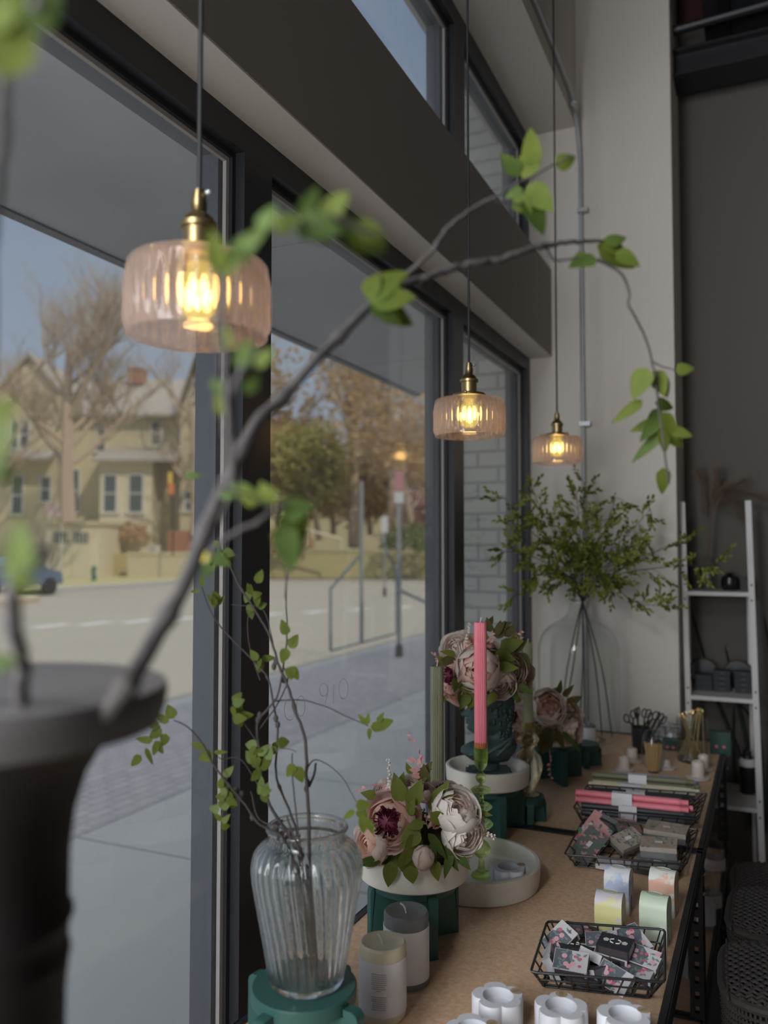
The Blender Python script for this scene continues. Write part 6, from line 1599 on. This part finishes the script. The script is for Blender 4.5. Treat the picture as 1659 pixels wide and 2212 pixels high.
bl([(480, 1060), (520, 1065), (560, 1080), (600, 1100)], .58, .60, .0012, .0008)
bl([(625, 1215), (620, 1240), (618, 1262), (616, 1290)], .9, .9, .0012, .0008)
bl([(705, 790), (735, 765), (742, 740)], .78, .80, .0007, .0005)
bl([(430, 1030), (480, 1030)], .8, .8, .0006, .0006)
def FL(*a, **k): px_leaf(br_, *a, **k)
far = [ # u, v, angle, L, W, d
    (1130, 385, 70, 90, 52, .88), (1120, 380, 130, 60, 40, .88), (1150, 360, 95, 80, 44, .88), (1140, 400, 310, 80, 54, .88), (1135, 425, 300, 90, 60, .88), (1110, 430, 320, 50, 40, .88), (1200, 360, 30, 55, 38, .88), (1130, 410, 200, 40, 30, .88),
    (1290, 530, -20, 110, 54, .92), (1300, 520, 340, 70, 40, .92), (1290, 560, 190, 62, 34, .91), (1270, 550, 215, 50, 32, .91), (1330, 545, 330, 60, 40, .92), (1310, 525, 20, 50, 30, .92),
    (1398, 795, 245, 72, 48, .97), (1412, 800, 290, 60, 40, .98), (1420, 810, 300, 55, 36, .98), (1458, 800, 8, 42, 28, .98), (1388, 865, 215, 80, 26, .98), (1425, 880, 250, 70, 34, 1.0), (1430, 890, 300, 70, 34, 1.0), (1420, 910, 200, 60, 26, 1.0), (1435, 930, 225, 95, 26, 1.0), (1440, 930, 320, 60, 32, 1.0), (1430, 920, 280, 60, 34, 1.0), (1425, 900, 230, 70, 30, 1.0), (1450, 930, 345, 46, 26, 1.0), (1432, 1010, 275, 60, 34, 1.0), (1415, 870, 350, 50, 30, 1.0),
    (790, 645, 40, 110, 56, .74), (800, 650, 10, 100, 60, .74), (810, 660, -20, 95, 60, .75), (790, 640, 60, 60, 40, .74), (830, 620, 30, 60, 40, .76), (800, 655, 330, 80, 50, .74)]
near = [(470, 600, 60, 90, 46, .46), (474, 590, 100, 90, 40, .46), (500, 560, 40, 90, 40, .47), (560, 500, 60, 60, 36, .48), (590, 495, 20, 60, 40, .49), (640, 485, -10, 90, 60, .50), (660, 480, 320, 60, 50, .50), (700, 475, 50, 70, 44, .51), (720, 475, 10, 40, 36, .51), (740, 500, -15, 95, 64, .52), (760, 490, 340, 70, 50, .52), (650, 470, 60, 70, 30, .5), (540, 520, 250, 50, 30, .47),
        (490, 760, 100, 60, 30, .5), (520, 800, 80, 60, 32, .5), (545, 775, 110, 44, 24, .5), (550, 790, 40, 50, 30, .5), (500, 850, 150, 50, 30, .5), (530, 850, 60, 50, 28, .5), (485, 900, 110, 50, 26, .5),
        (610, 1110, 20, 60, 48, .60), (600, 1120, 330, 70, 56, .60), (630, 1100, 300, 60, 50, .60), (625, 1130, 270, 92, 62, .61), (610, 1135, 285, 75, 50, .6), (560, 1085, 150, 50, 34, .6), (540, 1075, 130, 40, 30, .6), (510, 1060, 200, 36, 24, .6), (590, 1090, 120, 50, 36, .6), (500, 1065, 80, 30, 24, .6),
        (440, 1220, 300, 30, 20, .62), (395, 1295, 240, 20, 16, .6), (398, 1027, 0, 34, 15, .8), (460, 1200, 330, 40, 24, .9)]
for i, (u, v, a, L, W, d) in enumerate(far): px_leaf(br_, u, v, a, L, W, d, M[('leaf', 'leafdark', 'leaf')[i % 3]], random.uniform(-.3, .3), random.uniform(-30, 30))
for i, (u, v, a, L, W, d) in enumerate(near): px_leaf(br_, u, v, a, L * 1.12, W * 1.2, d, M[('leafdark', 'leaf', 'leafdark')[i % 3]], random.uniform(-.3, .3), random.uniform(-30, 30))
px_leaf(br_, 438, 1215, 100, 44, 26, .6, mat('yellow_leaf', (.45, .36, .03), .5))
# second branch at the far left, very close to the lens
b2_ = thing('leafy_branch', 'very blurred near branch with big leaves along the left edge of the picture', 'branch', fc + Vector((-.03, 0, 0)))
def bl2(l, d0, d1, r0, r1): return curve_branch(b2_, P(l, d0, d1), r0, r1, M['barkgrey'], 'stem', 9, sub=6)
bl2([(40, 1560), (45, 1450), (35, 1380), (25, 1330), (30, 1270), (60, 1220), (100, 1190)], .50, .36, .0046, .0040)
bl2([(-60, 1600), (-50, 1300), (-45, 1000), (-30, 800), (-20, 500), (0, 300), (10, 160), (60, 40), (90, 0)], .50, .32, .0045, .0022)
for i, (u, v, a, L, W, d) in enumerate(((10, 170, 85, 190, 120, .33), (60, 60, 60, 120, 90, .33), (-40, 60, 40, 140, 90, .33), (-40, 900, 20, 80, 70, .32), (-50, 1060, 70, 170, 80, .33), (-30, 960, -60, 110, 60, .33), (50, 1230, 100, 110, 60, .36), (20, 1230, 30, 100, 54, .36), (80, 1200, 200, 90, 50, .36), (20, 1240, 330, 70, 40, .36), (-20, 1440, 20, 60, 40, .4))):
    px_leaf(b2_, u, v, a, L, W, d, M[('leaf', 'leafdark', 'leaf')[i % 3]], 0, random.uniform(-20, 20))

# ================================================================== FAINT LETTERING ON THE WINDOW GLASS
lm = mat('thin_chalk_line', (.30, .33, .33), .8)
o_ = at(700, 1520, x=XG + .0032)
dc = thing('window_lettering', 'faint thin hand drawn lettering CO 910 on the middle window pane', 'lettering', o_)
def G(l, closed=False):
    return [at(u, v, x=XG + .0036) for u, v in l]
def arc(cu, cv, ru, rv, a0, a1, n=16): return [(cu + ru * math.cos(R(a0 + (a1 - a0) * i / n)), cv - rv * math.sin(R(a0 + (a1 - a0) * i / n))) for i in range(n + 1)]
for nm, ls_ in (('letter_c', [arc(626, 1533, 12, 23, 60, 300)]), ('letter_o', [arc(650, 1525, 9, 22, 0, 360)]), ('digit_nine', [arc(699, 1490, 9, 14, -10, 340), [(709, 1478), (707, 1502), (702, 1520)]]), ('digit_one', [[(721, 1478), (720, 1520)]]), ('digit_zero', [arc(742, 1488, 10, 22, 0, 360)])):
    m = MB()
    for l in ls_: m.tube(G(l), .00045, 4)
    m.build(nm, lm, dc, world=True)
